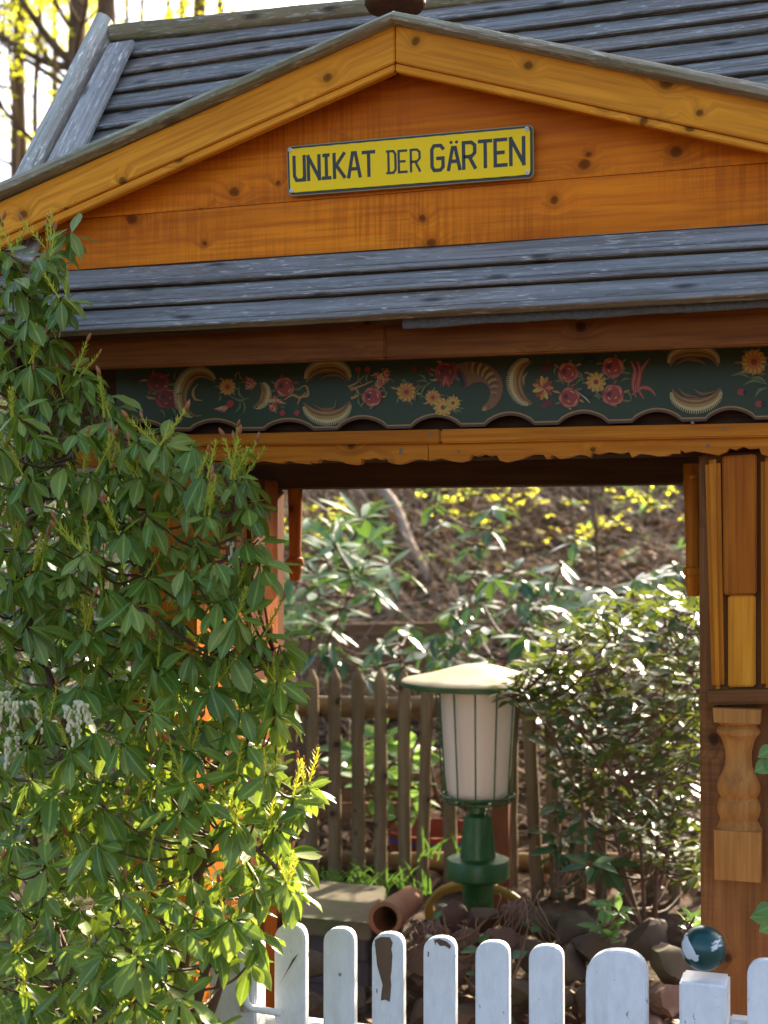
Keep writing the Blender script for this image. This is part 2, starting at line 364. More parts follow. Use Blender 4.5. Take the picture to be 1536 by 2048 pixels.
# ---- upper roof boards, left of the gable and right of it
up = [((250, 83), (650, 36)), ((255, 120), (650, 67)), ((235, 157), (580, 106)), ((215, 194), (480, 156)), ((197, 231), (400, 202)), ((178, 268), (350, 243)), ((160, 305), (300, 284)), ((140, 345), (300, 322))]
for k in range(7):
    a, b = up[k], up[k+1]
    x0 = b[0][0]-18; x1 = [780, 775, 745, 680, 600, 520, 440][k]
    lap_board('roof_board', ROOFW, rp(x0, on(a, x0)), rp(x1, on(a, x1)), rp(x1, on(b, x1)), rp(x0, on(b, x0)), RN, RD, PROF, 30, 10+k)
upr = [((850, 21), (1536, -60)), ((900, 47), (1536, -34)), ((900, 82), (1536, 6)), ((1000, 102), (1536, 37)), ((1120, 120), (1536, 68)), ((1250, 144), (1536, 110)), ((1300, 178), (1536, 150)), ((1300, 216), (1536, 190)), ((1300, 256), (1536, 231)), ((1300, 296), (1536, 272)), ((1300, 336), (1536, 314)), ((1300, 376), (1536, 356)), ((1300, 416), (1536, 399)), ((1300, 458), (1536, 443))]
for k in range(13):
    a, b = upr[k], upr[k+1]
    x0 = [795, 800, 880, 1000, 1130, 1270, 1380, 1560, 1570, 1580, 1590, 1600, 1610][k]; x1 = 2040
    lap_board('roof_board', ROOFW, rp(x0, on(a, x0)), rp(x1, on(a, x1)), rp(x1, on(b, x1)), rp(x0, on(b, x0)), RN, RD, PROF, 30, 20+k)
# ---- ridge log, hip log, hip board
rl = MB(); A = at(226, 68, YR-.01); B = at(735, 17, YR-.01); Bx = A + (B-A)*3.0
rl.tube([A.lerp(Bx, i/24) + Vector((0, 0, .002*nz(i*.6))) for i in range(25)], .0225, 14)
rl.build('ridge_log', RIDGEW, GATE, frame(A, B-A, Vector((0, -1, 0))), sm=True, auto=50)
hl = MB(); H0, H1 = rp(214, 60, .02), rp(-36, 560, .02)
hd = (H1-H0).normalized(); side = RN.cross(hd).normalized()
if side.x > 0: side = -side
w = .045
for_h = [H0 - hd*.02, H1]
lap_board('hip_log', CAPW, H0+side*.034-hd*.03, H1+side*.034, H1-side*.018, H0-side*.018-hd*.012, RN, GATE,
          [(0, -.03), (0, .016), (.2, .030), (.5, .035), (.8, .031), (1, .02), (1, -.01)], 30, 41).data.materials[0] = weathered('weathered_hip_log', .9, .05, .55, 2.3)
qboard('hip_board', HIPW, [rp(217, 86, .036), rp(267, 78, .036), rp(60, 520, .036), rp(-8, 515, .036)], RN*-.014, GATE, .002)
# ---- gable
YG, YB = -.135, -.205
GB = pboard('gable_board', GABLE, [(90, 444), (1700, 312), (1700, 442), (-60, 559)], YG, .022, GATE, .0015)
mbg = MB(); prism(mbg, pxq([(92, 443), (780, 100), (1700, 330), (1700, 311)], YG+.0015), (0, .022, 0))
mbg.build('gable_board', GABLE, GATE, XG(at(800, 300, YG)))
pboard('gable_sill', DARKB, [(-60, 553), (1700, 436), (1700, 446), (-60, 563)], YG-.012, .02, GATE, .001)
for sd in (0, 1):
    if sd == 0:
        b = [(-260, 520), (789, 50), (789, 124), (-260, 590)]; t = [(-260, 593), (789, 126), (789, 142), (-260, 610)]; c = [(-260, 475), (787, 20), (787, 41), (-260, 505)]
    else:
        b = [(791, 50), (1760, 246), (1760, 334), (791, 124)]; t = [(791, 126), (1760, 337), (1760, 352), (791, 142)]; c = [(785, 20), (1760, 212), (1760, 244), (785, 43)]
    pboard('barge_board', BARGE, b, YB, .024, GATE, .002)
    pboard('barge_trim', BARGE, t, YB+.006, .02, GATE, .002)
    sf = pxq([b[3], b[2], t[2], t[3]], YB+.03)
    q = pxq(c, YB-.022)
    lap_board('verge_cap', CAPW, q[0], q[1], q[2], q[3], Vector((0, -1, 0)), GATE, [(0, -.30), (0, -.004), (.18, .004), (.5, .009), (.85, .005), (1, -.004), (1, -.30)], 40, 50+sd, .002)
# turned finial over the gable point
fp = at(790, 22, -.10); fn = MB()
fn.lathe([(.012, 0), (.040, .0), (.055, .004), (.061, .014), (.061, .024), (.054, .034), (.03, .04), (.022, .06), (.034, .075), (.045, .10), (.034, .13), (.012, .15), (.002, .155)], fp, 28)
fn.build('finial', wood('dark_turned', (.11, .045, .022), (.07, .028, .014), (.03, .012, .008), 0), GATE, ZG(fp), sm=True, auto=50)
# ---- fascia, felt, soffit
FA = pboard('fascia_board', FASCIA, [(60, 652), (770, 622), (770, 717), (60, 742)], -.165, .028, GATE, .003)
pboard('fascia_board', FASCIA, [(756, 620), (2000, 568), (2000, 672), (756, 718)], -.159, .028, GATE, .003)
fe = MB(); n = 70; vs = []
for i in range(n+1):
    t = i/n; px = 806+t*(1800-806); yb = 657-(px-806)*.058 + 3*nz(t*9) + 1.6*nz(t*60); yt = 622-(px-806)*.047
    for k, (yy, dy) in enumerate(((yt, 0), (yb-8, -.004+.003*nz(t*20)), (yb, .003*nz(t*25, 4)), (yb, .007), (yt, .006))): vs.append(at(px, yy, -.212) + Vector((0, dy, 0)))
fe.add(vs, [(i*5+j, i*5+(j+1) % 5, (i+1)*5+(j+1) % 5, (i+1)*5+j) for i in range(n) for j in range(5)])
fe.build('felt_strip', FELT, GATE, sm=True)
pboard('inner_soffit', DARKB, [(60, 700), (1760, 640), (1760, 646), (60, 706)], -.12, .9, GATE, 0)
# ---- front lintel, frieze, trims, valance
zt = at(768, 690, 0).z; zl = at(768, 906, 0).z
XL = at(390, 1600, 0).x; XR = at(1399, 1400, 0).x
lint = MB(); lint.box((XL-.45, .0, zl-.012), (XR+.6, .13, zt+.05)); lint.build('front_lintel', DARKB, GATE, XG(Vector((0, 0, zl))), bevel=.003)
YF = -.03
wave = []
def arc(x0, x1, y0, y1, yp, n=10):
    return [(x0+(x1-x0)*i/n, (y0+(y1-y0)*i/n) + (yp-(y0+y1)/2)*math.sin(math.pi*i/n)**.75) for i in range(n+1)]
fl = lambda x: 858 - (x-640)*.0245 if x > 640 else 858+(640-x)*.006
for i in range(-2, 11):
    x0 = 519+(i)*147.3; wave += arc(x0+8, x0+108, fl(x0+8), fl(x0+108), fl(x0+58)-(21 if i > 0 else 18))
fz = MB()
fpts = wave + [(wave[-1][0], 640), (wave[0][0], 668)]
prism(fz, pxq(fpts, YF), (0, .02, 0)); FRZ = fz.build('frieze_panel', PAL['green'], GATE, XG(at(768, 780, YF)))
for nm, mt, o0, o1, yy in (('edge_line', PAL['gold'], -2, -5, .0012), ('edge_band', PAL['brown'], 3, -2, .0024)):
    m_ = MB(); up_, lo_ = [], []
    for i, (x, y) in enumerate(wave):
        a = wave[max(0, i-1)]; b = wave[min(len(wave)-1, i+1)]; L = math.hypot(b[0]-a[0], b[1]-a[1]); nx, ny = -(b[1]-a[1])/L, (b[0]-a[0])/L
        up_.append(at(x+nx*o1, y+ny*o1, YF-yy)); lo_.append(at(x+nx*o0, y+ny*o0, YF-yy))
    k = len(wave); d = Vector((0, .006 if o0 > 0 else .001, 0))
    m_.add(up_+lo_+[p+d for p in lo_], [(i, i+1, k+i+1, k+i) for i in range(k-1)] + [(k+i, k+i+1, 2*k+i+1, 2*k+i) for i in range(k-1)])
    m_.build(nm, mt, FRZ)
pboard('trim_strip', ORANGE, [(150, 873.5), (880, 858.5), (880, 886.2), (150, 893.4)], -.052, .05, GATE, .003)
pboard('trim_strip', ORANGE, [(880.8, 858.4), (1760, 841), (1760, 869), (880.8, 886.1)], -.052, .05, GATE, .003)
S5 = [(0,790),(40,770),(100,785),(180,795),(195,771),(215,788),(240,785),(255,760),(300,770),(380,775),(430,792),(480,800),(516,790),(520,757),(550,765),(600,750),(640,765),(678,755),(700,785),(730,793),(760,795),(800,785),(850,765),(890,760),(945,770)]
S5b = [(946,770),(1010,755),(1060,765),(1100,776),(1150,780),(1200,770),(1225,735),(1260,745),(1305,728),(1340,742),(1385,732),(1405,770),(1440,780),(1480,772)]
S6 = [(0,690),(60,695),(120,680),(180,655),(235,655),(247,655),(265,680),(280,680),(298,657),(340,680),(380,675),(450,655),(490,660),(515,672),(530,645),(560,655),(620,640),(690,650),(738,638),(755,670),(800,650),(850,655),(900,665),(960,663),(985,650),(1030,650),(1037,630),(1060,645),(1110,635),(1180,648),(1250,660),(1300,640),(1315,620),(1350,630),(1395,610),(1430,625),(1485,620),(1500,655),(1536,665)]
v1 = [(x/3.2+560, y/3.2+680) for x, y in S5]; v1 = [(150, 935), (300, 925), (380, 932), (430, 920), (480, 930), (520, 921)] + v1
v2 = [(x/3.2+560, y/3.2+680) for x, y in S5b] + [(x/2.866+1000, y/2.866+680) for x, y in S6[0:]]
v2 = [p for i, p in enumerate(v2)] + [(1600, 905), (1650, 915), (1760, 905)]
vx = sorted(v2, key=lambda p: p[0])
for pts, xa, xb in ((v1, 150, 856.2), (vx, 857.2, 1760)):
    yt_ = lambda x: 893.9-(x-150)*(893.9-886.7)/730 if x < 880 else 886.7-(x-880)*(17.1/880)
    pts = [(min(xb, max(xa, x)), y) for x, y in pts]
    vl = MB(); prism(vl, pxq(pts[::-1] + [(xa, yt_(xa)), (xb, yt_(xb))], -.040), (0, .022, 0))
    VAL = vl.build('scalloped_valance', ORANGE, GATE, XG(at((xa+xb)/2, 900, -.03)))
for px, py in ((802, 899), (801, 905), (917, 902), (1416, 891), (861, 869), (1449, 857), (1385, 845.5)):
    s_ = MB(); Y0 = -.0535 if py < 885 else -.0415
    c = at(px, py, Y0); s_.tube([c, c+Vector((0, .006, 0))], .0032, 10); s_.build('screw', STEELM, GATE)
# ---- posts, side boards, rear frame
def upbox(name, mat, x0, x1, y0, y1, z0, z1, bev=.005):
    m_ = MB(); m_.box((x0, y0, z0), (x1, y1, z1)); return m_.build(name, mat, GATE, ZG(Vector(((x0+x1)/2, y0, (z0+z1)/2))), bevel=bev)
zr = at(980, 973, .60).z
upbox('front_post', ORANGE, XL-.16, XL, .002, .155, -.05, zl-.0125)
upbox('front_post', POSTW, XR, XR+.20, .002, .155, -.05, zl-.0125)
XLr = at(569, 1400, .65).x
upbox('rear_post', SIDEW, XLr-.11, XLr, .55, .65, -.05, zr-.0005)
upbox('rear_post', REDPINE, XR+.04, XR+.16, .55, .65, -.05, zr-.0005)
y = .165
for i in range(4):
    upbox('side_board', [SIDEW, REDPINE][i % 2], XL-.05-.006*(i % 2), XL-.03-.006*(i % 2), y, y+.088, .0, zl-.03, .003)
    upbox('side_board', REDPINE, XR+.03, XR+.05, y, y+.088, .0, zl-.03, .003); y += .094
rl_ = MB(); rl_.box((XL-.4, .54, zr), (XR+.5, .67, zr+.22)); rl_.build('rear_lintel', DARKB, GATE, XG(Vector((0, .54, zr))), bevel=.004)
for x in (XL-.13, XR+.05):
    m_ = MB(); m_.box((x, .131, zl+.05), (x+.09, .539, zl+.17)); m_.build('cross_beam', DARKB, GATE, frame(Vector((x, .3, zl)), Vector((0, 1, 0)), Vector((0, 0, 1))), bevel=.003)
for x in (-.25, .02, .3):
    m_ = MB(); m_.box((x, .131, zl+.015), (x+.05, .539, zl+.05)); m_.build('ceiling_batten', DARKB, GATE)
# knee brace block in the left rear corner
def drop(px0, px1, pyt, pyr, pyb, Y, mat):
    c0 = at((px0+px1)/2, pyt, Y); s = (c0-CAM).dot(FWD)/F; r = (px1-px0)/2*s
    z = lambda py: -(py-pyt)*s
    m_ = MB(); m_.lathe([(r*.55, z(pyb)), (r*.62, z(pyb-3)), (r*.70, z(pyb-12)), (r*.86, z(pyr+16)), (r*.9, z(pyr+12)), (r*.82, z(pyr+9)), (r*1.02, z(pyr+6)), (r*1.08, z(pyr)), (r*1.0, z(pyr-7)), (r*.76, z(pyr-10)), (r*.72, z(pyr-30)), (r*.86, z(pyt+70)), (r*.97, z(pyt+20)), (r*.97, z(pyt-12))], c0, 26)
    return m_.build('hanging_drop', mat, GATE, ZG(c0), sm=True, auto=40)
drop(1366, 1405, 940, 1143, 1192, .19, ORANGE)
drop(574, 607, 940, 1124, 1161, .60, REDPINE)
m_ = MB(); c = at(1388, 952, .155); m_.lathe([(.001, -.006), (.007, -.005), (.009, 0), (.007, .005), (.001, .006)], c, 12); m_.build('peg', ORANGE, GATE, sm=True)
# ---- carved facing on the right post
def strip(pts, Y, th, mat, bev=.006): return qboard('facing_strip', mat, pxq(pts, Y), (0, th, 0), GATE, bev)
strip([(1409, 921), (1440, 917), (1448, 1378), (1423, 1380)], -.022, .0225, ORANGE, .008)
strip([(1521, 915), (1556, 912), (1556, 1376), (1522, 1377)], -.022, .0225, ORANGE, .008)
pboard('facing_panel', PANELW, [(1444, 912), (1513, 908), (1513, 1189), (1447, 1190)], -.018, .0195, GATE, .003)
pboard('facing_panel', BARGE, [(1456, 1191), (1511, 1190.4), (1511, 1373), (1456, 1375)], -.013, .0145, GATE, .003)
pboard('shelf_rail', POSTW, [(1408, 1383), (1640, 1377), (1640, 1405), (1412, 1411)], -.038, .0385, GATE, .005)
# split turned baluster
bc = at(1478, 1582, -.002); s = (bc-CAM).dot(FWD)/F
bm_ = MB()
def blk(y0, y1, w0, w1, d):
    z0, z1 = -(y1-1582)*s, -(y0-1582)*s
    a, b = w1*s/2, w0*s/2
    bm_.add([bc+Vector(v) for v in ((-a, -d, z0), (a, -d, z0), (a, 0, z0), (-a, 0, z0), (-b, -d, z1), (b, -d, z1), (b, 0, z1), (-b, 0, z1))], [(0,3,2,1),(4,5,6,7),(0,1,5,4),(1,2,6,5),(2,3,7,6),(3,0,4,7)])
blk(1413, 1441, 92, 88, .046); blk(1653, 1750, 90, 88, .046)
prof = [(1441, 44), (1444, 43), (1449, 36), (1452, 35), (1454, 39), (1460, 43), (1466, 42), (1472, 36), (1482, 31), (1500, 26.5), (1515, 25.5), (1530, 27), (1545, 33), (1558, 39), (1570, 42.5), (1580, 42), (1588, 38), (1591, 36), (1594, 36), (1598, 39), (1607, 41.5), (1617, 42), (1627, 40), (1634, 37), (1638, 36.5), (1641, 38), (1654, 44)]
bm_.lathe([(r*s, -(y-1582)*s) for y, r in prof[::-1]], bc - Vector((0, .006, 0)), 32, 0, .9)
bm_.build('split_baluster', BALW, GATE, ZG(bc), sm=True, auto=32)
# ================================================================== painted ornaments on the frieze
class Orn:
    def __init__(s): s.mb = MB(); s.k = 0
    def P(s, x, y): return at(x, y, YF-.0009-s.k*.000012)
    def poly(s, pts, col):
        s.k += 1; s.mb.add([s.P(x, y) for x, y in pts], [tuple(range(len(pts)))], PALN.index(col))
    def ell(s, x, y, rx, ry, a, col, n=10):
        c_, s_ = math.cos(a), math.sin(a)
        s.poly([(x+rx*math.cos(t)*c_-ry*math.sin(t)*s_, y+rx*math.cos(t)*s_+ry*math.sin(t)*c_) for t in [2*math.pi*i/n for i in range(n)]], col)
    def stroke(s, pts, w0, w1, col, wm=None, n=5):
        c = catmull([Vector((x, y, 0)) for x, y in pts], n); s.k += 1; vs = []
        for i, p in enumerate(c):
            t = i/(len(c)-1); d = (c[min(i+1, len(c)-1)]-c[max(0, i-1)]).normalized()
            w = (w0+(w1-w0)*t) if wm is None else (w0+(wm-w0)*min(1, 2*t) if t < .5 else wm+(w1-wm)*(2*t-1))
            vs += [s.P(p.x-d.y*w/2, p.y+d.x*w/2), s.P(p.x+d.y*w/2, p.y-d.x*w/2)]
        s.mb.add(vs, [(2*i, 2*i+1, 2*i+3, 2*i+2) for i in range(len(c)-1)], PALN.index(col))
        return c
    def done(s, name): return s.mb.build(name, PALM, FRZ)
    def rose(s, x, y, r, c1='red', c2='pink', c3='lpink'):
        r *= 1.15; s.sprig(x, y, r); s.ell(x, y, r, r*.95, 0, 'dred', 14); s.ell(x, y, r*.9, r*.86, 0, c1, 14)
        for i in range(5):
            a = i*1.256+rnd.random(); s.stroke([(x+r*.85*math.cos(a+t), y+r*.8*math.sin(a+t)) for t in (-.6, -.2, .2, .6)], 1, 1, c2, r*.32)
        for i in range(4):
            a = x+i*1.7; q_ = r*(.35+.12*i); s.stroke([(x+q_*math.cos(a+t), y+q_*math.sin(a+t)) for t in (-.45, 0, .45)], .5, .5, c3, r*.13)
        s.ell(x-r*.35, y-r*.1, r*.24, r*.28, 0, 'dred'); s.ell(x-r*.35, y-r*.1, r*.12, r*.14, 0, 'navy')
    def sprig(s, x, y, r):
        for i in range(6):
            a = i*1.05+x*.7+rnd.uniform(-.3, .3); q = r*rnd.uniform(1.35, 1.8); w_ = rnd.uniform(-.35, .35)
            s.stroke([(x+r*.7*math.cos(a), y+r*.6*math.sin(a)), (x+q*.8*math.cos(a+w_*.5), y+q*.65*math.sin(a+w_*.5)), (x+q*math.cos(a+w_), y+q*.75*math.sin(a+w_))], 1, .8, rnd.choice(['olive', 'olive', 'gold', 'dgold']), r*.24, 3)
    def daisy(s, x, y, r, c1='orange', c2='yellow', n=11):
        r *= 1.15; s.sprig(x, y, r)
        for i in range(n):
            a = 2*math.pi*i/n+.2; s.ell(x+.6*r*math.cos(a), y+.6*r*math.sin(a), r*.42, r*.17, a, c1)
        for i in range(n):
            a = 2*math.pi*i/n; s.ell(x+.72*r*math.cos(a), y+.72*r*math.sin(a), r*.22, r*.09, a, c2)
        s.ell(x, y, r*.26, r*.26, 0, 'red')
    def blossom(s, x, y, r):
        s.sprig(x, y, r*.8)
        for i in range(11):
            a = rnd.random()*6.28; d = r*.6*rnd.random()**.5; xx, yy = x+d*math.cos(a), y+d*math.sin(a)
            for j in range(5): s.ell(xx+r*.2*math.cos(j*1.257), yy+r*.2*math.sin(j*1.257), r*.16, r*.12, j*1.257, rnd.choice(['pink', 'lpink', 'pink', 'red']), 7)
            s.ell(xx, yy, r*.08, r*.08, 0, 'yellow', 6)
    def leaves(s, pts, w=5, col='olive'):
        for a, b in pts:
            m = ((a[0]+b[0])/2+(b[1]-a[1])*.18, (a[1]+b[1])/2-(b[0]-a[0])*.18); s.stroke([a, m, b], .8, .8, col, w)
    def scroll(s, pts, w, out=1, fr=True):
        w *= 1.18
        c = s.stroke(pts, 3, 3, 'dgold', w*1.05)
        n = len(c)
        def off(k): 
            r = []
            for i, p in enumerate(c):
                d = (c[min(i+1, n-1)]-c[max(0, i-1)]).normalized(); t = math.sin(math.pi*i/(n-1))**.5
                r.append((p.x-d.y*k*out*w*t, p.y+d.x*k*out*w*t))
            return r
        o = off(.42)
        s.stroke(o[1:-1:3], 2, 2, 'gold', w*.62)
        s.stroke(off(.62)[1:-1:3], 1, 1, 'cream', w*.34)
        s.stroke(off(-.18)[2:-2:3], 1, 1, 'gold', w*.16)
        if fr:
            o1, o2, cs = off(.72), off(1.1), c
            for i in range(1, n-1):
                for q in (0, .5):
                    ax, ay = [o1[i][j]*(1-q)+o1[min(n-1, i+1)][j]*q for j in (0, 1)]; bx, by = [o2[i][j]*(1-q)+o2[min(n-1, i+1)][j]*q for j in (0, 1)]
                    s.stroke([(ax, ay), (bx, by)], 2.6, 1.2, 'cream', None, 1)
o = Orn(); o.rose(316, 765, 19, 'dred', 'red', 'pink'); o.rose(333, 796, 20, 'dred', 'red', 'pink'); o.leaves([((318, 818), (330, 835)), ((342, 815), (350, 832)), ((350, 760), (352, 745))]); o.done('painted_rose')
o = Orn(); o.scroll([(431, 764), (412, 752), (390, 752), (373, 768), (367, 792), (373, 818), (390, 832)], 17, 1); o.stroke([(396, 768), (386, 782), (390, 798), (405, 801)], 1, 1, 'gold', 6); o.stroke([(392, 832), (404, 831)], 5, 2, 'dgold'); o.done('painted_scroll')
o = Orn(); o.daisy(455, 774, 15); o.blossom(500, 768, 15); o.leaves([((470, 760), (480, 742)), ((488, 760), (478, 745)), ((480, 800), (470, 825)), ((484, 800), (486, 828)), ((490, 800), (478, 770)), ((500, 795), (460, 792)), ((440, 790), (437, 802))])
for i in range(6): o.stroke([(456-i*2, 812+i*.5), (448-i*4, 826-i*1.5)], 6, 1, 'lpink' if i % 2 else 'pink')
o.ell(460, 808, 9, 7, -.6, 'red'); o.done('painted_bouquet')
o = Orn(); o.scroll([(521, 764), (528, 782), (523, 802), (506, 815)], 12, -1); o.done('painted_scroll')
o = Orn(); o.rose(569, 774, 18, 'red', 'pink', 'lpink'); o.blossom(550, 808, 19)
for x in (565, 594): o.stroke([(x+4, 806), (x, 822)], 1, 1, 'olive'); o.ell(x, 826, 6, 6, 0, 'red')
o.stroke([(568, 800), (585, 790), (600, 795), (612, 785)], 2, 2, 'gold', 6); o.stroke([(595, 808), (602, 795), (616, 790), (612, 772), (598, 776)], 2, 1, 'gold', 6); o.done('painted_rose')
o = Orn(); o.scroll([(612, 764), (628, 745), (655, 736), (682, 742), (699, 762)], 17, -1); o.scroll([(607, 806), (628, 824), (655, 830), (682, 822), (700, 803)], 17, 1)
o.stroke([(640, 760), (655, 751), (680, 752), (692, 764)], 1, 1, 'dgold', 5); o.stroke([(625, 808), (645, 818), (668, 815), (672, 800)], 1, 1, 'dgold', 5)
o.stroke([(696, 774), (714, 765), (730, 750)], 5, 1, 'gold'); o.stroke([(702, 797), (716, 790), (712, 778), (702, 782)], 6, 2, 'gold'); o.done('painted_scroll')
o = Orn(); o.blossom(765, 752, 20); o.blossom(758, 770, 12); o.rose(744, 794, 18, 'red', 'pink', 'lpink'); o.leaves([((722, 812), (718, 795)), ((768, 780), (772, 795)), ((725, 770), (718, 745)), ((735, 768), (738, 745))])
for x in (716, 735): o.ell(x, 739, 6, 6, 0, 'red')
o.stroke([(700, 778), (722, 772), (745, 762)], 5, 2, 'gold'); o.done('painted_bouquet')
o = Orn(); o.daisy(813, 784, 18); o.daisy(866, 795, 14); o.daisy(886, 815, 17, 'yellow', 'orange'); o.daisy(906, 806, 13, 'yellow', 'orange')
o.rose(892, 745, 20, 'dred', 'red', 'pink')
for i in range(5): o.stroke([(892, 752), (880+i*6, 775)], 7, 1, 'pink' if i % 2 else 'red')
for x in (828, 856): o.ell(x, 738, 6, 6, 0, 'dred')
o.leaves([((830, 804), (848, 770)), ((842, 800), (866, 762)), ((832, 764), (860, 768)), ((838, 750), (852, 762)), ((870, 752), (858, 742)), ((905, 822), (925, 826)), ((820, 765), (802, 758))]); o.done('painted_bouquet')
o = Orn()
hp = [(921, 752), (940, 745), (965, 745), (985, 758), (993, 780), (985, 805), (966, 819)]
cc = catmull([Vector((x, y, 0)) for x, y in hp], 4); N = len(cc)
for i in range(N-1):
    t = i/(N-1); w = 44*(1-t)**.8+9; d = (cc[i+1]-cc[i]).normalized(); a = math.atan2(d.y, d.x)
    o.ell(cc[i].x, cc[i].y, 7, w/2, a, 'dgold', 12); o.ell(cc[i].x-d.y*w*.14+1.5*d.x, cc[i].y+d.x*-w*.14+1.5*d.y, 5.2, w*.30, a, 'gold' if i % 2 else 'brown', 12)
o.ell(924, 757, 8, 22, -.35, 'brown'); o.ell(922, 758, 5, 18, -.35, 'navy'); o.done('painted_horn')
o = Orn(); o.scroll([(1064, 722), (1044, 736), (1035, 762), (1043, 790), (1064, 808)], 18, 1); o.stroke([(1056, 745), (1047, 756), (1049, 772)], 1, 1, 'gold', 5); o.done('painted_scroll')
o = Orn()
for i in range(11):
    a = 2*math.pi*i/11; o.ell(1086+10*math.cos(a), 776+13*math.sin(a), 12, 4.5, a, ['orange', 'red', 'yellow'][i % 3])
for q in range(5): o.ell(1082+rnd.random()*26, 802+rnd.random()*16, 6, 4, q, 'dred'); o.ell(1078+rnd.random()*22, 722+rnd.random()*16, 6, 4, q, 'dred')
for x, y, r in ((1136, 745, 19), (1139, 795, 19), (1226, 735, 20), (1226, 790, 20)): o.rose(x, y, r, 'red', 'pink', 'lpink')
o.daisy(1192, 764, 18, 'yellow', 'orange'); o.leaves([((1110, 752), (1116, 730)), ((1115, 760), (1128, 770)), ((1150, 770), (1172, 758)), ((1150, 740), (1166, 765)), ((1200, 800), (1196, 782)), ((1165, 775), (1150, 778)), ((1240, 765), (1262, 758)), ((1246, 750), (1252, 735)), ((1250, 780), (1262, 803)), ((1208, 748), (1200, 760))])
o.stroke([(1160, 738), (1172, 718), (1186, 716), (1192, 730)], 1, 1, 'navy', 9); o.stroke([(1158, 780), (1172, 794), (1186, 790)], 1, 1, 'navy', 9); o.stroke([(1158, 786), (1172, 797), (1180, 806)], 1, 1, 'cream', 3); o.done('painted_bouquet')
o = Orn()
for pts in ([(1262, 722), (1270, 742), (1266, 770), (1272, 795)], [(1298, 718), (1284, 738), (1274, 760), (1270, 790)], [(1275, 722), (1280, 745), (1276, 775), (1288, 798)], [(1264, 790), (1282, 776), (1300, 778), (1312, 792)]): o.stroke(pts, 3, 2, 'red', 10); o.stroke(pts, 1, 1, 'pink', 4)
o.done('painted_ribbon')
o = Orn(); o.scroll([(1340, 732), (1352, 714), (1385, 706), (1420, 712), (1436, 732)], 15, -1); o.scroll([(1344, 778), (1360, 798), (1392, 806), (1424, 796), (1441, 776)], 17, 1); o.stroke([(1352, 730), (1372, 719), (1400, 722), (1412, 732)], 1, 1, 'dgold', 7); o.stroke([(1356, 776), (1372, 790), (1398, 794)], 1, 1, 'dgold', 6); o.stroke([(1388, 778), (1405, 788), (1432, 782)], 1, 1, 'dgold', 6); o.done('painted_scroll')
o = Orn(); o.daisy(1508, 724, 23, 'orange', 'yellow', 13); o.daisy(1560, 730, 20); o.leaves([((1462, 752), (1500, 756)), ((1486, 770), (1530, 768)), ((1500, 755), (1535, 770)), ((1510, 795), (1535, 775)), ((1540, 770), (1580, 785))], 7)
o.ell(1482, 784, 8, 7, 0, 'red'); o.ell(1490, 785, 4, 5, 0, 'navy'); o.ell(1518, 808, 8, 7, 0, 'red'); o.ell(1527, 807, 5, 6, 0, 'navy'); o.done('painted_bouquet')
# ================================================================== yellow sign
YS = YG-.012
def rrect(q, r, n=5):
    pts = []
    for i in range(4):
        p, a, b = q[i], q[i-1], q[(i+1) % 4]; da = (a-p).normalized()*r; db = (b-p).normalized()*r
        for k in range(n+1):
            t = k/n; pts.append((p+da)*(1-t)**2 + p*2*t*(1-t) + (p+db)*t*t)
    return pts
sq = pxq([(573, 293), (1067, 249), (1068, 356), (576, 393)], YS); sc_ = sum(sq, Vector())/4
SIGN = thing('name_plate', (sc_.x, YS, sc_.z), 'yellow embossed plate reading UNIKAT DER GÄRTEN on the orange gable', 'sign')
ins = lambda k: [p + ((sq[(i+1) % 4]-p).normalized() + (sq[i-1]-p).normalized())*k for i, p in enumerate(sq)]
m_ = MB(); prism(m_, rrect(sq, .012), (0, .003, 0)); m_.build('backing', plain('plate_edge', (.32, .25, .10), .4, .5), SIGN, bevel=.0006)
m_ = MB(); prism(m_, [p-Vector((0, .0012, 0)) for p in rrect(ins(.0022), .010)], (0, .0011, 0)); m_.build('black_border', BLACKP, SIGN)
m_ = MB(); prism(m_, [p-Vector((0, .0028, 0)) for p in rrect(ins(.0060), .008)], (0, .0014, 0)); m_.build('plate', YELLOWP, SIGN, bevel=.0007)
def SP(u, v, k=0):           # u along the plate in pixels of the photo at its left edge, v from top 0..1
    top = sq[0].lerp(sq[1], u); bot = sq[3].lerp(sq[2], u); return top.lerp(bot, v) - Vector((0, .0030+k, 0))
LT = {'U': [[(0,0),(0,.8),(.2,1),(.8,1),(1,.86)], [(1,0),(1,1)]], 'N': [[(0,1),(0,0)], [(0,0),(1,1)], [(1,1),(1,0)]], 'I': [[(.5,0),(.5,1)], [(.1,1),(.9,1)], [(.25,0),(.75,0)]],
      'K': [[(0,0),(0,1)], [(1,0),(.08,.55)], [(.2,.48),(1,1)]], 'A': [[(0,1),(.38,.0),(.62,.0),(1,1)], [(.16,.68),(.84,.68)]], 'T': [[(.5,0),(.5,1)], [(0,0),(1,0)]],
      'D': [[(.15,0),(.15,1)], [(0,0),(.75,0),(1,.15),(1,.85),(.75,1),(0,1)]], 'E': [[(0,0),(0,1)], [(0,0),(1,0)], [(0,.5),(.75,.5)], [(0,1),(1,1)]],
      'R': [[(0,1),(0,0),(.7,0),(1,.12),(1,.42),(.7,.56),(.15,.56)], [(.5,.56),(1,1)]], 'G': [[(1,.12),(.8,0),(.2,0),(0,.15),(0,.85),(.2,1),(.75,1),(1,.88),(1,.52),(.55,.52)]]}
LT['Ä'] = [[(0,1),(.38,.22),(.62,.22),(1,1)], [(.16,.72),(.84,.72)]]
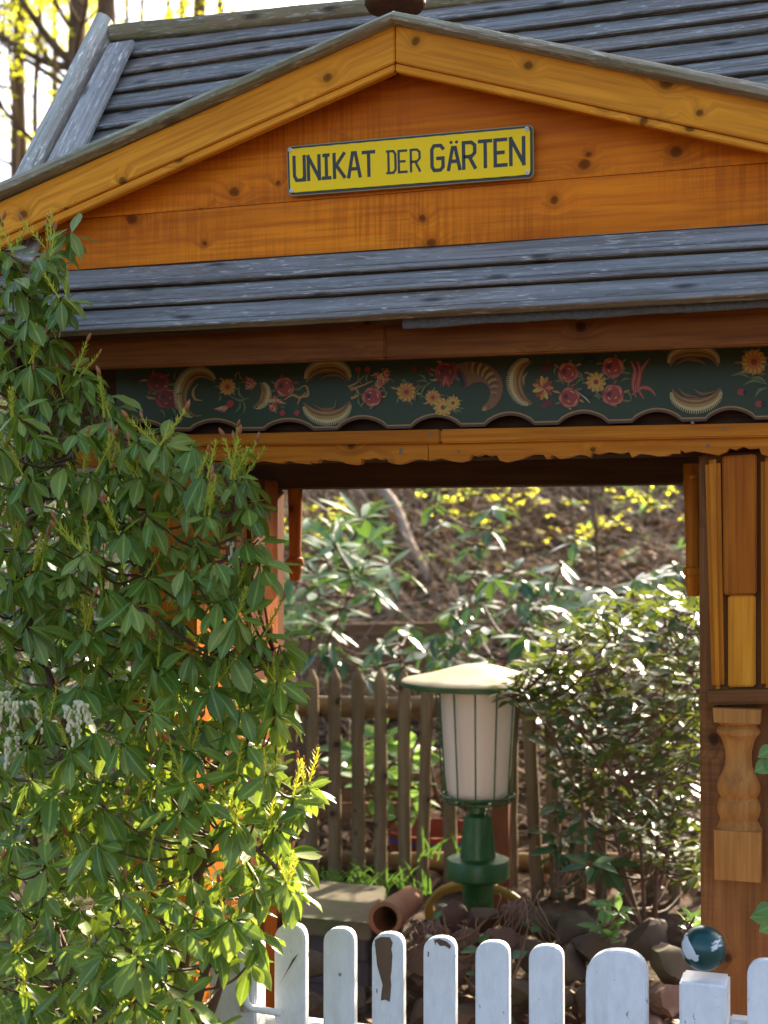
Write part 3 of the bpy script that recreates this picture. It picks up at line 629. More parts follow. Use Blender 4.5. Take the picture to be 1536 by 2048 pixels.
word = [('U',.030,.079,.24,.70),('N',.090,.142,.25,.70),('I',.150,.188,.25,.70),('K',.200,.246,.25,.70),('A',.259,.312,.25,.71),('T',.322,.370,.26,.71),('D',.420,.458,.28,.70),('E',.467,.502,.29,.70),('R',.516,.556,.29,.70),('G',.600,.650,.25,.72),('Ä',.666,.716,.20,.72),('R',.726,.776,.24,.72),('T',.790,.838,.24,.72),('E',.850,.896,.24,.72),('N',.910,.966,.24,.72)]
for ch, u0, u1, v0, v1 in word:
    big = .0068 if ch != 'D' and not (.41 < u0 < .56) else .0046
    m_ = MB(); k = 0
    P2 = lambda x, y: SP(u0+(u1-u0)*(.06+.88*x), v0+(v1-v0)*y)
    for stq in LT[ch]:
        k += .00012; pts = [P2(*p) for p in stq]; n = len(pts); L, R_ = [], []
        for i in range(n):
            d0 = (pts[i]-pts[i-1]).normalized() if i else (pts[1]-pts[0]).normalized(); d1 = (pts[i+1]-pts[i]).normalized() if i < n-1 else d0
            e0 = Vector((-d0.z, 0, d0.x)); e1 = Vector((-d1.z, 0, d1.x)); e = (e0+e1).normalized(); e *= (big/2)/max(.5, e.dot(e1))
            x = pts[i] - d0*(big/2 if i == 0 else 0) + d1*(big/2 if i == n-1 else 0); x = x - Vector((0, k, 0))
            L.append(x+e); R_.append(x-e)
        dd = Vector((0, .0010+k, 0))
        m_.add(L+R_, [(i, i+1, n+i+1, n+i) for i in range(n-1)]); m_.add(L+[p+dd for p in L], [(i, i+1, n+i+1, n+i) for i in range(n-1)]); m_.add(R_+[p+dd for p in R_], [(i, i+1, n+i+1, n+i) for i in range(n-1)])
    if ch == 'Ä':
        for x in (.25, .75):
            c = P2(x, .02); m_.tube([c-Vector((0, .0002, 0)), c+Vector((0, .001, 0))], .0032, 10)
    m_.build('letter', BLACKP, SIGN)
for u, v in ((.018, .085), (.018, .90), (.976, .08), (.976, .90)):
    c = SP(u, v); m_ = MB(); m_.lathe([(.0001, .0022), (.003, .002), (.0046, .0008), (.0048, -.001)], (0, 0, 0), 14); m_.lathe([(.0001, .0026), (.0011, .0025), (.0012, .001)], (0, 0, 0), 8, 1)
    m_.v = [c + Vector((p.x, -p.z, p.y)) for p in m_.v]; m_.build('screw_cap', [SCREWM, BLACKP], SIGN, sm=True)
# ================================================================== white picket gate
YP = -.20
def outline(x0, x1, top, r_h, Y, zb=.10, n=12):
    """round-topped picket outline: pixels for the head, real height for the foot"""
    xm = (x0+x1)/2; hw = (x1-x0)/2; pts = []
    for i in range(n+1):
        a = math.pi*(1-i/n); pts.append(at(xm+hw*math.copysign(abs(math.cos(a))**.85, math.cos(a)), top+r_h*(1-math.sin(a)**.85), Y))
    r, l = pts[-1], pts[0]
    return pts + [Vector((r.x, Y, zb)), Vector((l.x, Y, zb))]
gl = at(548, 1900, YP)
PG = thing('picket_gate', (gl.x, YP, 0), 'low white picket gate with peeling paint between two white posts', 'gate')
heads = [(548, 610, 1849, 34), (646, 708, 1857, 30), (743, 806, 1867, 30), (846, 910, 1875, 28), (950, 1017, 1884, 28), (1057, 1125, 1892, 27)]
PK = []
for i, (a, b, t, r) in enumerate(heads):
    m_ = MB(); prism(m_, outline(a, b, t, r, YP), (0, .022, 0)); PK.append(m_.build('picket', WHITE, PG, ZG(at((a+b)/2, 2000, YP)), bevel=.003))
m_ = MB(); prism(m_, outline(1171, 1294, 1902, 56, YP, .10, 16), (0, .026, 0)); m_.build('wide_end_picket', WHITE, PG, ZG(at(1232, 2000, YP)), bevel=.003)
for py in (2034,):
    z = at(580, py, YP+.04).z; m_ = MB(); x0, x1 = at(530, py, YP+.04).x, at(1290, py, YP+.04).x
    m_.box((x0, YP+.0225, z-.05), (x1, YP+.055, z)); m_.build('rail', WHITE, PG, XG(Vector((x0, YP, z))), bevel=.003)
    m_ = MB(); m_.box((x0, YP+.0265, .2), (x1, YP+.055, .25)); m_.build('rail', WHITE, PG, XG(Vector((x0, YP, .2))), bevel=.003)
# bare wood where the paint has come off
def flake(pts, par):
    m_ = MB(); p = pxq(pts, YP-.0008); m_.add(p, [tuple(range(len(p)))]); m_.build('bare_wood_patch', BAREW, par, ZG(p[0]))
zp = lambda l: [(540+x*460/1536, 1700+y*348/1162) for x, y in l]
flake(zp([(700,600),(740,580),(800,582),(820,620),(810,660),(818,700),(812,800),(805,850),(810,900),(805,960),(800,1015),(770,1000),(740,1005),(745,950),(752,900),(735,840),(715,770),(706,680)]), PK[2])
flake(zp([(1095,600),(1130,592),(1180,612),(1210,640),(1200,662),(1170,640),(1135,640),(1110,612),(1105,640)]), PK[3])
flake(zp([(60,905),(100,830),(150,730),(190,690),(165,735),(110,820)]), PK[0])
# hinge strap rod
m_ = MB(); hp_ = [at(491, 1975, YP-.045), at(491, 1993, YP-.047), at(493, 2006, YP-.045), at(505, 2016, YP-.036), at(530, 2021, YP-.026), at(560, 2026, YP-.012)]
m_.tube(catmull(hp_, 4), .0068, 10); m_.build('hinge_rod', WHITE, PG, sm=True)
# posts
def wpost(px0, px1, pyt, lab, dep=.075):
    a, b = at(px0, 2000, YP-.03), at(px1, 2000, YP-.03); zt_ = at((px0+px1)/2, pyt, YP-.03).z
    T = thing('gate_post', ((a.x+b.x)/2, YP, 0), lab, 'post', 'white posts of the picket gate')
    m_ = MB(); m_.box((a.x, YP-.03, 0), (b.x, YP-.03+dep, zt_)); m_.build('post_shaft', WHITE, T, ZG(Vector((a.x, YP, .5))), bevel=.004)
    return T, (a.x+b.x)/2, zt_
T1, x1, z1 = wpost(418, 512, 1888, 'white gate post with a hinge, half hidden by the leafy bush', .05)
m_ = MB(); a, b = at(476, 1962, YP-.0335), at(505, 2036, YP-.0335); prism(m_, rrect([Vector((a.x, YP-.033, a.z)), Vector((b.x, YP-.033, a.z)), Vector((b.x, YP-.033, b.z)), Vector((a.x, YP-.033, b.z))], .012), (0, .003, 0)); m_.build('hinge_plate', WHITE, T1, bevel=.001)
m_ = MB(); c = at(490, 1985, YP-.04); m_.tube([c+Vector((0, 0, .012)), c-Vector((0, 0, .035))], .009, 12); m_.build('hinge_pin', plain('rusty_white', (.45, .38, .30), .6, .4, .5, 30, .3, (.2, .1, .05), 30, .7), T1, sm=True, auto=40)
T2, x2, z2 = wpost(1358, 1453, 1968, 'white gate post topped with a flaking teal ball')
m_ = MB(); bc2 = at(1407, 1896, YP+.008); rb_ = 44.5*(bc2-CAM).dot(FWD)/F
m_.lathe([(rb_*max(.002, math.sin(math.pi*i/18)), -rb_*math.cos(math.pi*i/18)) for i in range(19)], bc2, 32)
def ballmat():
    s = NT('flaking_teal'); c = s.coord(False)
    a = s.noise(s.n('VectorMath', {0: c, 1: (.131, .05, .03)}, operation='ADD').outputs[0], 21, 6, .6, .5); g = s.n('SeparateXYZ', {0: c})
    f = s.math('ADD', a, s.math('MULTIPLY', g.outputs[0], -2.6))
    k = s.ramp(f, [(.585, 0.0), (.605, 1.0)]); b = s.noise(c, 130, 3)
    s.bump(s.math('ADD', k, s.math('MULTIPLY', b, .15)), .35, .003)
    return s.fin(s.mix(k, (.006, .055, .05), (.62, .66, .68)), s.mix(k, (.28, .28, .28), (.5, .5, .5)), .5)
BL = m_.build('ball', ballmat(), T2, Matrix.Translation(bc2), sm=True)
# next fence bay, at the right edge
m_ = MB(); prism(m_, outline(1494, 1562, 1921, 32, YP), (0, .022, 0))
FB = thing('picket_fence', (at(1528, 2000, YP).x, YP, 0), 'single white picket of the fence right of the ball-topped post', 'fence')
m_.build('picket', WHITE, FB, ZG(at(1528, 2000, YP)), bevel=.003)
m_ = MB(); prism(m_, outline(1590, 1655, 1928, 32, YP), (0, .022, 0)); m_.build('picket', WHITE, FB, ZG(at(1620, 2000, YP)), bevel=.003)
z = at(1528, 2055, YP).z; m_ = MB(); m_.box((at(1456, 2050, YP).x, YP+.023, z-.05), (at(1700, 2050, YP).x, YP+.055, z)); m_.build('rail', WHITE, FB, XG(Vector((.7, YP, z))), bevel=.003)
# ================================================================== garden lamp
YLp = 1.50
lc = at(956, 1810, YLp); ls = (lc-CAM).dot(FWD)/F
lz = lambda py: (at(956, py, YLp)).z
LAMP = thing('garden_lamp', (lc.x, lc.y, lc.z-.08), 'green cage lantern with white glass and a wide cream cap', 'lamp')
R = 153*ls
m_ = MB(); m_.lathe([(R*.99, lz(1364)), (R, lz(1361)), (R*.985, lz(1359)), (R*.8, lz(1353)), (R*.62, lz(1347)), (R*.48, lz(1341.5)), (R*.36, lz(1336)), (R*.25, lz(1331.5)), (R*.15, lz(1328.8)), (R*.07, lz(1327.8)), (.002, lz(1327.5))], (lc.x, lc.y, 0), 48)
m_.build('cap', CAPM, LAMP, Matrix.Translation(Vector((lc.x, lc.y, lz(1360)))), sm=True, auto=40)
m_ = MB(); m_.lathe([(R*.55, lz(1372)), (R*.97, lz(1373)), (R*1.006, lz(1371)), (R*1.008, lz(1362.5)), (R*.99, lz(1361))], (lc.x, lc.y, 0), 48); m_.build('cap_rim', GREENP, LAMP, sm=True, auto=40)
m_ = MB(); m_.lathe([(40*ls, lz(1597)), (52*ls, lz(1594)), (59*ls, lz(1588)), (62*ls, lz(1578)), (66*ls, lz(1540)), (72*ls, lz(1450)), (77*ls, lz(1374))], (lc.x, lc.y, 0), 40)
m_.build('glass_shade', SHADE, LAMP, sm=True, auto=60)
for k in range(12):
    a = 2*math.pi*k/12+.20; ca, sa = math.cos(a), math.sin(a); m_ = MB()
    m_.tube([(lc.x+ca*r*ls, lc.y+sa*r*ls, lz(y)) for r, y in ((85, 1370), (80, 1450), (74, 1540), (71, 1590), (66, 1600))], 1.8*ls, 6); m_.build('cage_bar', GREENP, LAMP, sm=True)
for yy, rr in ((1590, 72), (1601, 64)):
    m_ = MB(); m_.tube([(lc.x+math.cos(t)*rr*ls, lc.y+math.sin(t)*rr*ls, lz(yy)) for t in [2*math.pi*i/36 for i in range(37)]], 3*ls, 6, caps=False); m_.build('cage_ring', GREENP, LAMP, sm=True)
m_ = MB(); m_.lathe([(31*ls, lz(1840)), (31*ls, lz(1758)), (33*ls, lz(1752))], (lc.x, lc.y, 0), 28); m_.build('base_tube', GREENP, LAMP, sm=True, auto=40)
m_ = MB(); m_.lathe([(58*ls, lz(1757)), (63*ls, lz(1752)), (63.5*ls, lz(1722)), (61*ls, lz(1717)), (40*ls, lz(1714))], (lc.x, lc.y, 0), 36); m_.build('flange', GREENP, LAMP, sm=True, auto=35)
m_ = MB(); m_.lathe([(37*ls, lz(1720)), (36*ls, lz(1713)), (30*ls, lz(1650)), (27*ls, lz(1632)), (22*ls, lz(1627)), (15.5*ls, lz(1624)), (15*ls, lz(1606)), (30*ls, lz(1602))], (lc.x, lc.y, 0), 28); m_.build('pedestal', GREENP, LAMP, sm=True, auto=35)
# ================================================================== round-paling garden fence
YFc = 2.05
def fy(px): return YFc + (px-800)*.00015
FN = thing('paling_fence', (at(760, 1780, YFc).x, YFc, .5), 'weathered round-paling garden fence behind the lamp', 'fence')
pal = [(582, 582, 1352, 1800), (624, 625, 1338, 1780), (669, 670, 1336, 1790), (716, 717, 1335, 1795), (761, 762, 1336, 1795), (808, 809, 1338, 1800), (856, 843, 1340, 1805), (898, 901, 1342, 1805), (1023, 1023, 1340, 1800), (1052, 1076, 1340, 1800), (1097, 1114, 1345, 1805), (1150, 1162, 1350, 1810), (1195, 1203, 1350, 1810), (1245, 1254, 1350, 1815), (1290, 1298, 1352, 1815), (1340, 1350, 1354, 1820), (540, 538, 1350, 1800), (498, 497, 1352, 1800), (456, 456, 1352, 1800)]
for i, (xt, xb, yt, yb) in enumerate(pal):
    t_, b_ = at(xt, yt, fy(xt)), at(xb, yb, fy(xb)); r = (13.2+rnd.uniform(-.8, 1.0))*(t_-CAM).dot(FWD)/F
    d = (b_-t_); m_ = MB(); nn = 12
    pts = [t_+d*.0, t_+d*.022, t_+d*.045, t_+d*.06] + [t_.lerp(b_, .06+.94*k/8)+Vector((.004*nz(k*.7, i), 0, 0)) for k in range(1, 9)]
    m_.tube(pts, [r*.15, r*.55, r*.92, r] + [r*(1+.06*nz(k, i*2.1)) for k in range(8)], 12)
    m_.build('paling', LOGW, FN, frame(t_, d, Vector((0, -1, 0))), sm=True, auto=60)
for y0, y1, r in ((1412, 1418, 21), (1722, 1728, 19)):
    a, b = at(420, y0, YFc+.055), at(1460, y1, YFc+.15); m_ = MB()
    m_.tube([a.lerp(b, k/16)+Vector((0, 0, .006*nz(k*.8, y0))) for k in range(17)], r*(a-CAM).dot(FWD)/F, 12); m_.build('rail', LOGW, FN, frame(a, b-a, Vector((0, -1, 0))), sm=True)
# ================================================================== things behind the fence
def planks(name, lab, cat, Y, x0, x1, ys, mat, dep=.035, tilt=0):
    T = thing(name, (at((x0+x1)/2, ys[-1], Y).x, Y, at((x0+x1)/2, ys[-1], Y).z), lab, cat)
    for a, b in zip(ys[:-1], ys[1:]):
        o_ = rnd.uniform(-.01, .01); pboard('plank', mat, [(x0, a+1+tilt), (x1, a+1-tilt), (x1, b-1.5-tilt), (x0, b-1.5+tilt)], Y+o_, dep, T, .004)
    return T
planks('raised_bed', 'low plank edge of a raised bed behind the left palings', 'raised bed', 2.55, 560, 860, [1545, 1575, 1606, 1640], BEDW)
CB = planks('compost_bin', 'brown plank compost bin on the slope behind the rhododendron', 'compost bin', 3.7, 600, 900, [1246, 1276, 1308, 1342, 1376, 1410], BEDW, .04, 3)
m_ = MB(); tb = at(870, 1690, 2.45); ts = (tb-CAM).dot(FWD)/F
m_.lathe([(70*ts, -60*ts), (82*ts, -50*ts), (96*ts, 30*ts), (100*ts, 34*ts), (94*ts, 34*ts), (80*ts, -44*ts)], tb, 32)
TUB = thing('plastic_tub', (tb.x, tb.y, tb.z-60*ts), 'orange plastic tub with a blue stripe behind the palings', 'tub'); m_.build('tub_body', ORNG, TUB, sm=True, auto=50)
m_ = MB(); m_.lathe([(93*ts, 13*ts), (94.6*ts, 21*ts)], tb, 32); m_.f = m_.f[:32]; m_.m = m_.m[:32]; m_.build('stripe', BLUEP, TUB, sm=True)
m_ = MB(); a = at(1000, 1800, 1.85); b = at(998, 1600, 1.85); sz = 17*(a-CAM).dot(FWD)/F
m_.box((a.x-sz, 1.85, a.z-.1), (a.x+sz, 1.85+2*sz, b.z)); tag(m_.build('rusty_post', RUST, None, ZG(a), bevel=.004), 'rust-brown square post standing just behind the green lamp', 'post')
m_ = MB(); hc = at(957, 1822, 1.75); hs = (hc-CAM).dot(FWD)/F
for q in range(3):
    m_.tube([hc + Vector((math.cos(t)*(100+q*4)*hs, (-.25+.06*q)*math.sin(t)*60*hs, (math.sin(t)*58-q*5)*hs)) for t in [2*math.pi*i/40 for i in range(41)]], 6.2*hs, 8, caps=False)
tag(m_.build('garden_hose', HOSE, None, None, sm=True), 'coiled yellow hose lying behind the lamp base', 'hose')
# ---- stone slab on its brick pier
SB = thing('stone_slab', at(660, 1845, 1.05), 'mossy sandstone slab lying on a dark brick pier', 'slab')
q = [at(540, 1772, 1.42), at(772, 1772, 1.42), at(742, 1826, 1.0), at(540, 1822, 1.0)]; zt_ = (q[0].z+q[2].z)/2
top = []
for a, b in ((0, 1), (1, 2), (2, 3), (3, 0)):
    for k in range(6): p = q[a].lerp(q[b], k/6); top.append(Vector((p.x+.008*nz(k, a*3), p.y+.008*nz(k, a*5), zt_+.004*nz(k, a))))
m_ = MB(); prism(m_, [Vector(p) for p in top], (0, 0, -.048)); m_.build('slab', STONE, SB, Matrix.Translation(q[0]), bevel=.005)
zt_ -= .049
BP = thing('brick_pier', (top[0].x, 1.2, .3), 'dark brick pier under the mossy stone slab', 'pier')
xr = at(738, 1860, 1.06).x
brk = None
for r in range(9):
    z = zt_-.075*(r+1)
    for c in range(-1, 4):
        xa = xr-.215*(c+1)+(.107 if r % 2 else 0); xb = min(xr, xa+.207)
        if xb-xa < .05: continue
        m_ = MB(); m_.box((xa, 1.06+rnd.uniform(-.004, .004), z), (xb, 1.40, z+.067)); m_.build('brick', BRICKM, BP, XG(Vector((xa, 1.06, z))), bevel=.004)
m_ = MB(); m_.box((xr-.85, 1.07, zt_-.7), (xr-.006, 1.39, zt_-.004)); m_.build('mortar_core', plain('mortar', (.06, .055, .05), .95, .1), BP)
# ---- clay pipe
p0, p1 = at(770, 1838, .98), at(822, 1798, 1.34); ps = (p0-CAM).dot(FWD)/F; r0 = 34*ps; m_ = MB(); nn = 28
ax = (p1-p0).normalized(); u = ax.orthogonal().normalized(); w_ = ax.cross(u); vs = []
for t, r in ((1, r0*.82), (0, r0), (0, r0*.74), (1, r0*.60)): vs += [p0.lerp(p1, t)+(u*math.cos(2*math.pi*k/nn)+w_*math.sin(2*math.pi*k/nn))*r*(1+.02*nz(k*.9, t)) for k in range(nn)]
m_.add(vs, [(i*nn+k, i*nn+(k+1) % nn, (i+1)*nn+(k+1) % nn, (i+1)*nn+k) for i in range(3) for k in range(nn)])
tag(m_.build('clay_pipe', TERRA, None, frame(p0, ax, Vector((0, 0, 1))), sm=True, auto=40), 'terracotta pipe lying open end forward beside the stone slab', 'pipe')
# ---- rockery
def rock(r, seed, sq=(1, 1, .75)):
    bm = bmesh.new(); bmesh.ops.create_icosphere(bm, subdivisions=3, radius=1)
    for v in bm.verts:
        d = v.co.normalized(); k = 1+.28*noise.noise(d*1.3+Vector((seed*7.1, 0, 0)))+.12*noise.noise(d*3+Vector((0, seed*3.3, 0)))
        k -= .14*abs(noise.noise(d*2.2+Vector((0, 0, seed*5.)))); v.co = Vector((d.x*k*sq[0], d.y*k*sq[1], d.z*k*sq[2]))*r
    rr = random.Random(seed*13)
    for _ in range(9):
        pn = Vector((rr.gauss(0, 1), rr.gauss(0, 1), rr.gauss(0, 1))).normalized(); pd = rr.uniform(.55, .82)*r
        for v in bm.verts:
            e = v.co.dot(pn)-pd*(.75 if abs(pn.z) > .6 else 1)
            if e > 0: v.co -= pn*e*.92
    me = bpy.data.meshes.new('stone'); bm.to_mesh(me); bm.free(); me.polygons.foreach_set('use_smooth', [True]*len(me.polygons)); me.set_sharp_from_angle(angle=.42); return me
RK = thing('rockery', at(980, 1900, 1.0), 'mound of reddish and mossy stones around the lamp base', 'rockery')
rocks = [(905, 1835, 1.25, 52, 0), (965, 1838, 1.22, 48, 0), (1030, 1836, 1.25, 50, 0), (1085, 1845, 1.2, 55, 1), (1150, 1870, 1.15, 62, 1), (870, 1870, 1.1, 50, 0), (930, 1885, 1.08, 46, 0), (1000, 1895, 1.05, 58, 0), (1075, 1910, 1.02, 55, 1), (1140, 1935, .98, 60, 1), (1210, 1900, 1.05, 70, 1), (1290, 1880, 1.1, 75, 1), (1350, 1930, 1.0, 70, 1), (845, 1930, .98, 50, 0), (905, 1950, .95, 48, 0), (970, 1965, .92, 52, 1), (1040, 1985, .90, 56, 1), (1110, 2005, .88, 50, 1), (1180, 1995, .92, 60, 1), (1250, 1975, .95, 58, 1), (1330, 2000, .9, 60, 0), (625, 1930, .9, 45, 1), (700, 2000, .86, 46, 1), (630, 2010, .84, 50, 1), (780, 1990, .88, 48, 1), (850, 2030, .84, 50, 1), (930, 2040, .82, 52, 0), (1300, 2050, .82, 52, 0), (1220, 2060, .8, 56, 1), (1380, 1870, 1.15, 60, 1), (1000, 2060, .8, 50, 1)]
for i, (px, py, Y, r, k) in enumerate(rocks):
    c = at(px, py, Y); s_ = (c-CAM).dot(FWD)/F; me = rock(r*s_*.88, i+1, (rnd.uniform(.9, 1.25), 1, rnd.uniform(.6, .85))); me.materials.append([ROCKM, ROCKG][k])
    put('stone', me, RK, Matrix.Translation(c) @ Matrix.Rotation(rnd.uniform(-.5, .5), 4, 'Y') @ Matrix.Rotation(rnd.uniform(0, 6), 4, 'Z'))
# soil core under the stones
m_ = MB(); nu = 22
vs = []
for j in range(9):
    for i in range(nu):
        t = j/8; px = 560+i*(1480-560)/(nu-1); Y = .72+t*.75; zz = .08+.33*smooth01(0, .75, t)+.02*nz(i*.6, j*.6)
        vs.append(Vector((at(px, 1900, Y).x, Y, zz)))
m_.add(vs, [(j*nu+i, j*nu+i+1, (j+1)*nu+i+1, (j+1)*nu+i) for j in range(8) for i in range(nu-1)]); m_.build('soil_bank', SOIL, RK, sm=True)
# dry roots trailing over the stones
m_ = MB()
for q in range(46):
    bx, by = rnd.choice([(850, 1850), (860, 1860), (1020, 1800), (1060, 1800), (940, 1850)]); Y = rnd.uniform(.86, 1.0)
    pts = [at(bx+rnd.uniform(-25, 25), by+rnd.uniform(-20, 15), Y+.05)]; dx = rnd.uniform(-1, 1)
    for k in range(5): px, py, _ = proj(pts[-1]); pts.append(at(px+dx*12+rnd.uniform(-10, 10), py+rnd.uniform(8, 26), Y-.015*k))
    m_.tube(catmull(pts, 3), [.0022*(1-.7*i/15) for i in range(16)], 5, caps=False)
DR = tag(m_.build('dry_roots', STEM, None, None, sm=True), 'tangle of dry brown roots trailing over the rockery stones', 'roots', kind='stuff')
# ================================================================== leaf machinery
def leaf_base(W=.36, peak=.6, fold=.12, curl=.18, rows=6, wave=0, sharp=1.0):
    vs, fs = [], []
    for i in range(rows+1):
        t = i/rows
        w = (math.sin(math.pi*t**(math.log(.5)/math.log(peak)))**sharp)*W/2 if 0 < t < 1 else (.012 if t == 0 else .004)
        z = -curl*t*t; up_ = fold*w*2 + wave*math.sin(t*9)*w
        vs += [(t, -w, z+up_), (t, 0, z), (t, w, z+up_)]
    for i in range(rows):
        a = 3*i; fs += [(a, a+1, a+4, a+3), (a+1, a+2, a+5, a+4)]
    return np.array(vs), fs
def mesh_from(name, vs, fs, mats, var=None, mi=None, smooth=True):
    me = bpy.data.meshes.new(name); me.from_pydata([tuple(v) for v in vs], [], fs)
    for m in (mats if isinstance(mats, list) else [mats]): me.materials.append(m)
    if var is not None:
        at_ = me.attributes.new('var', 'FLOAT', 'POINT'); at_.data.foreach_set('value', np.asarray(var, dtype=np.float32))
    if len(vs) % 3 == 0 and name in ('leaf', 'foliage'):
        at_ = me.attributes.new('vein', 'FLOAT', 'POINT'); at_.data.foreach_set('value', np.tile(np.array([0, 1, 0], dtype=np.float32), len(vs)//3))
    if mi is not None: me.polygons.foreach_set('material_index', mi)
    if smooth: me.polygons.foreach_set('use_smooth', [True]*len(me.polygons))
    me.update(); return me
class Leaves:
    def __init__(s, bases, mat, seed=1): s.b = bases; s.mat = mat; s.L = []; s.r = random.Random(seed)
    def add(s, P, d, up, L, roll=0):
        d = d.normalized(); up = (up-d*d.dot(up))
        if up.length < 1e-3: up = d.orthogonal()
        up.normalize(); M = Matrix.Rotation(roll, 3, d) @ Matrix((d, up.cross(d), up)).transposed()
        s.L.append((P.copy(), M, L, s.r.randrange(len(s.b)), s.r.random()))
    def whorl(s, P, axis, n, L, el0=-.9, el1=.5, droop=.25, petiole=.08):
        axis = axis.normalized(); a = axis.orthogonal().normalized(); b = axis.cross(a); ph = s.r.random()*6.28
        for i in range(n):
            t = ph+i*2.4; el = s.r.uniform(el0, el1); rad = a*math.cos(t)+b*math.sin(t)
            d = rad*math.cos(el)+axis*math.sin(el); d.z -= droop; l = L*s.r.uniform(.65, 1.12)
            s.add(P+d.normalized()*l*petiole + axis*s.r.uniform(-.012, .008), d, axis+Vector((0, 0, .6)), l, s.r.uniform(-.35, .35))
    def finish(s, parent, name='leaf', single=300):
        if not s.L: return
        cell = {}; info = []
        for i, (P, M, L, k, v) in enumerate(s.L):
            c = P+M.col[0]*L*.5; px, py, z = proj(c); nrm = abs(M.col[2].dot((CAM-c).normalized()))
            ok = z > .3 and -20 < px < 1556 and -20 < py < 2068; key = (int(px//26), int(py//26))
            if ok and z < cell.get(key, 1e9): cell[key] = z
            info.append((ok, key, z, L/z*(.35+nrm) if z > 0 else 0))
        rank = sorted(range(len(s.L)), key=lambda i: -(info[i][3]*(1 if info[i][0] and info[i][2] <= cell.get(info[i][1], 0)+.03 else .12 if info[i][0] else 0)))
        one = set(rank[:single]); ms = [mesh_from('leaf', b[0], b[1], s.mat) for b in s.b]
        V, Fc, var, base = [], [], [], 0
        for i, (P, M, L, k, v) in enumerate(s.L):
            if i in one:
                put(name, ms[k], parent, Matrix.Translation(P) @ (M*L).to_4x4())
            else:
                bv, bf = s.b[k]; A = np.array(M)*L; V.append(bv @ A.T + np.array(P)); Fc += [tuple(base+j for j in f) for f in bf]; var += [v]*len(bv); base += len(bv)
        if V:
            o = put(name+'_mass' if name != 'leaf' else 'foliage', mesh_from('foliage', np.concatenate(V), Fc, s.mat, var), parent); o['kind'] = 'stuff'
def inpoly(x, y, P):
    r = False; j = len(P)-1
    for i in range(len(P)):
        if (P[i][1] > y) != (P[j][1] > y) and x < (P[j][0]-P[i][0])*(y-P[i][1])/(P[j][1]-P[i][1])+P[i][0]: r = not r
        j = i
    return r
def scatter(poly, rad, rg, tries=6000, keep=None):
    xs = [p[0] for p in poly]; ys = [p[1] for p in poly]; out = []
    for _ in range(tries):
        x, y = rg.uniform(min(xs), max(xs)), rg.uniform(min(ys), max(ys))
        if not inpoly(x, y, poly) or (keep and rg.random() > keep(x, y)): continue
        if all((x-a)**2+(y-b)**2 > rad*rad for a, b in out): out.append((x, y))
    return out
def twig_to(mb, P, nodes, r0, r1, rg, n=6, lower=.0):
    best = min(nodes, key=lambda q: (q-P).length + (2.0 if q.z > P.z-lower else 0)); m = (P+best)/2; m.z -= .12*(P-best).length
    c = catmull([best, m, P], 4); mb.tube(c, [r0+(r1-r0)*i/(len(c)-1) for i in range(len(c))], n, caps=False)
def stems(mb, polys, r0, r1, n=9):
    nodes = []
    for pts in polys:
        c = catmull([at(x, y, Y) for x, y, Y in pts], 8); nodes += c
        mb.tube(c, [r0+(r1-r0)*i/(len(c)-1) for i in range(len(c))], n)
    return nodes
# ================================================================== the big flowering bush in front on the left
rg = random.Random(5)
pbase = at(300, 2300, -.35); pbase.z = 0
PI = thing('pieris_bush', pbase, 'tall leafy evergreen bush with white flower strings in front of the left post', 'bush')
PB = [leaf_base(.40, .60, .10, .16, sharp=.85), leaf_base(.44, .58, .18, .34, sharp=.85), leaf_base(.36, .62, .05, .06, sharp=.9), leaf_base(.42, .57, .24, .24, wave=.25, sharp=.8), leaf_base(.34, .6, .3, .45, wave=-.2, sharp=.9), leaf_base(.46, .6, .08, -.10, sharp=.8)]
LV = Leaves(PB, PIERIS, 3)
m_ = MB()
nodes = stems(m_, [[(300, 2300, -.35), (260, 1900, -.33), (150, 1500, -.32), (42, 1180, -.34), (48, 980, -.36), (70, 800, -.38), (95, 560, -.4), (110, 500, -.42)],
                   [(310, 2300, -.34), (330, 1800, -.3), (300, 1400, -.28), (285, 1150, -.3), (250, 900, -.33), (190, 760, -.36)],
                   [(320, 2300, -.33), (380, 1850, -.33), (420, 1560, -.34), (480, 1530, -.36), (540, 1555, -.38), (600, 1592, -.40)],
                   [(315, 2300, -.32), (420, 1900, -.25), (465, 1650, -.22), (430, 1350, -.25), (470, 1050, -.3), (440, 930, -.33)],
                   [(290, 2300, -.36), (150, 1950, -.4), (80, 1750, -.42), (60, 1500, -.44)],
                   [(320, 2300, -.35), (430, 2000, -.4), (480, 1850, -.4), (560, 1750, -.36)],
                   [(46, 1080, -.35), (70, 1020, -.36), (110, 960, -.4), (170, 880, -.43), (240, 850, -.43)],
                   [(390, 1760, -.4), (430, 1680, -.44), (500, 1690, -.46), (560, 1740, -.46)],
                   [(430, 1350, -.25), (480, 1330, -.3), (540, 1310, -.36), (565, 1330, -.38)]], .011, .0028)
POLY = [(-40, 500), (40, 500), (110, 490), (125, 560), (120, 660), (95, 720), (170, 740), (200, 775), (270, 830), (370, 880), (430, 900), (500, 905), (520, 980), (528, 1060), (520, 1130), (505, 1190), (475, 1240), (560, 1300), (588, 1360), (575, 1430), (520, 1480), (540, 1520), (630, 1570), (620, 1620), (560, 1650), (600, 1740), (585, 1790), (505, 1800), (515, 1870), (450, 1890), (380, 1910), (350, 1960), (370, 2000), (420, 2030), (430, 2090), (-40, 2080)]
def keep1(x, y):
    if 380 < x < 520 and 1440 < y < 1720: return .30          # the sunlit post shows here
    if x < 150 and 930 < y < 1120: return .25
    if 200 < x < 330 and 1050 < y < 1250: return .55
    return 1
W_ = []
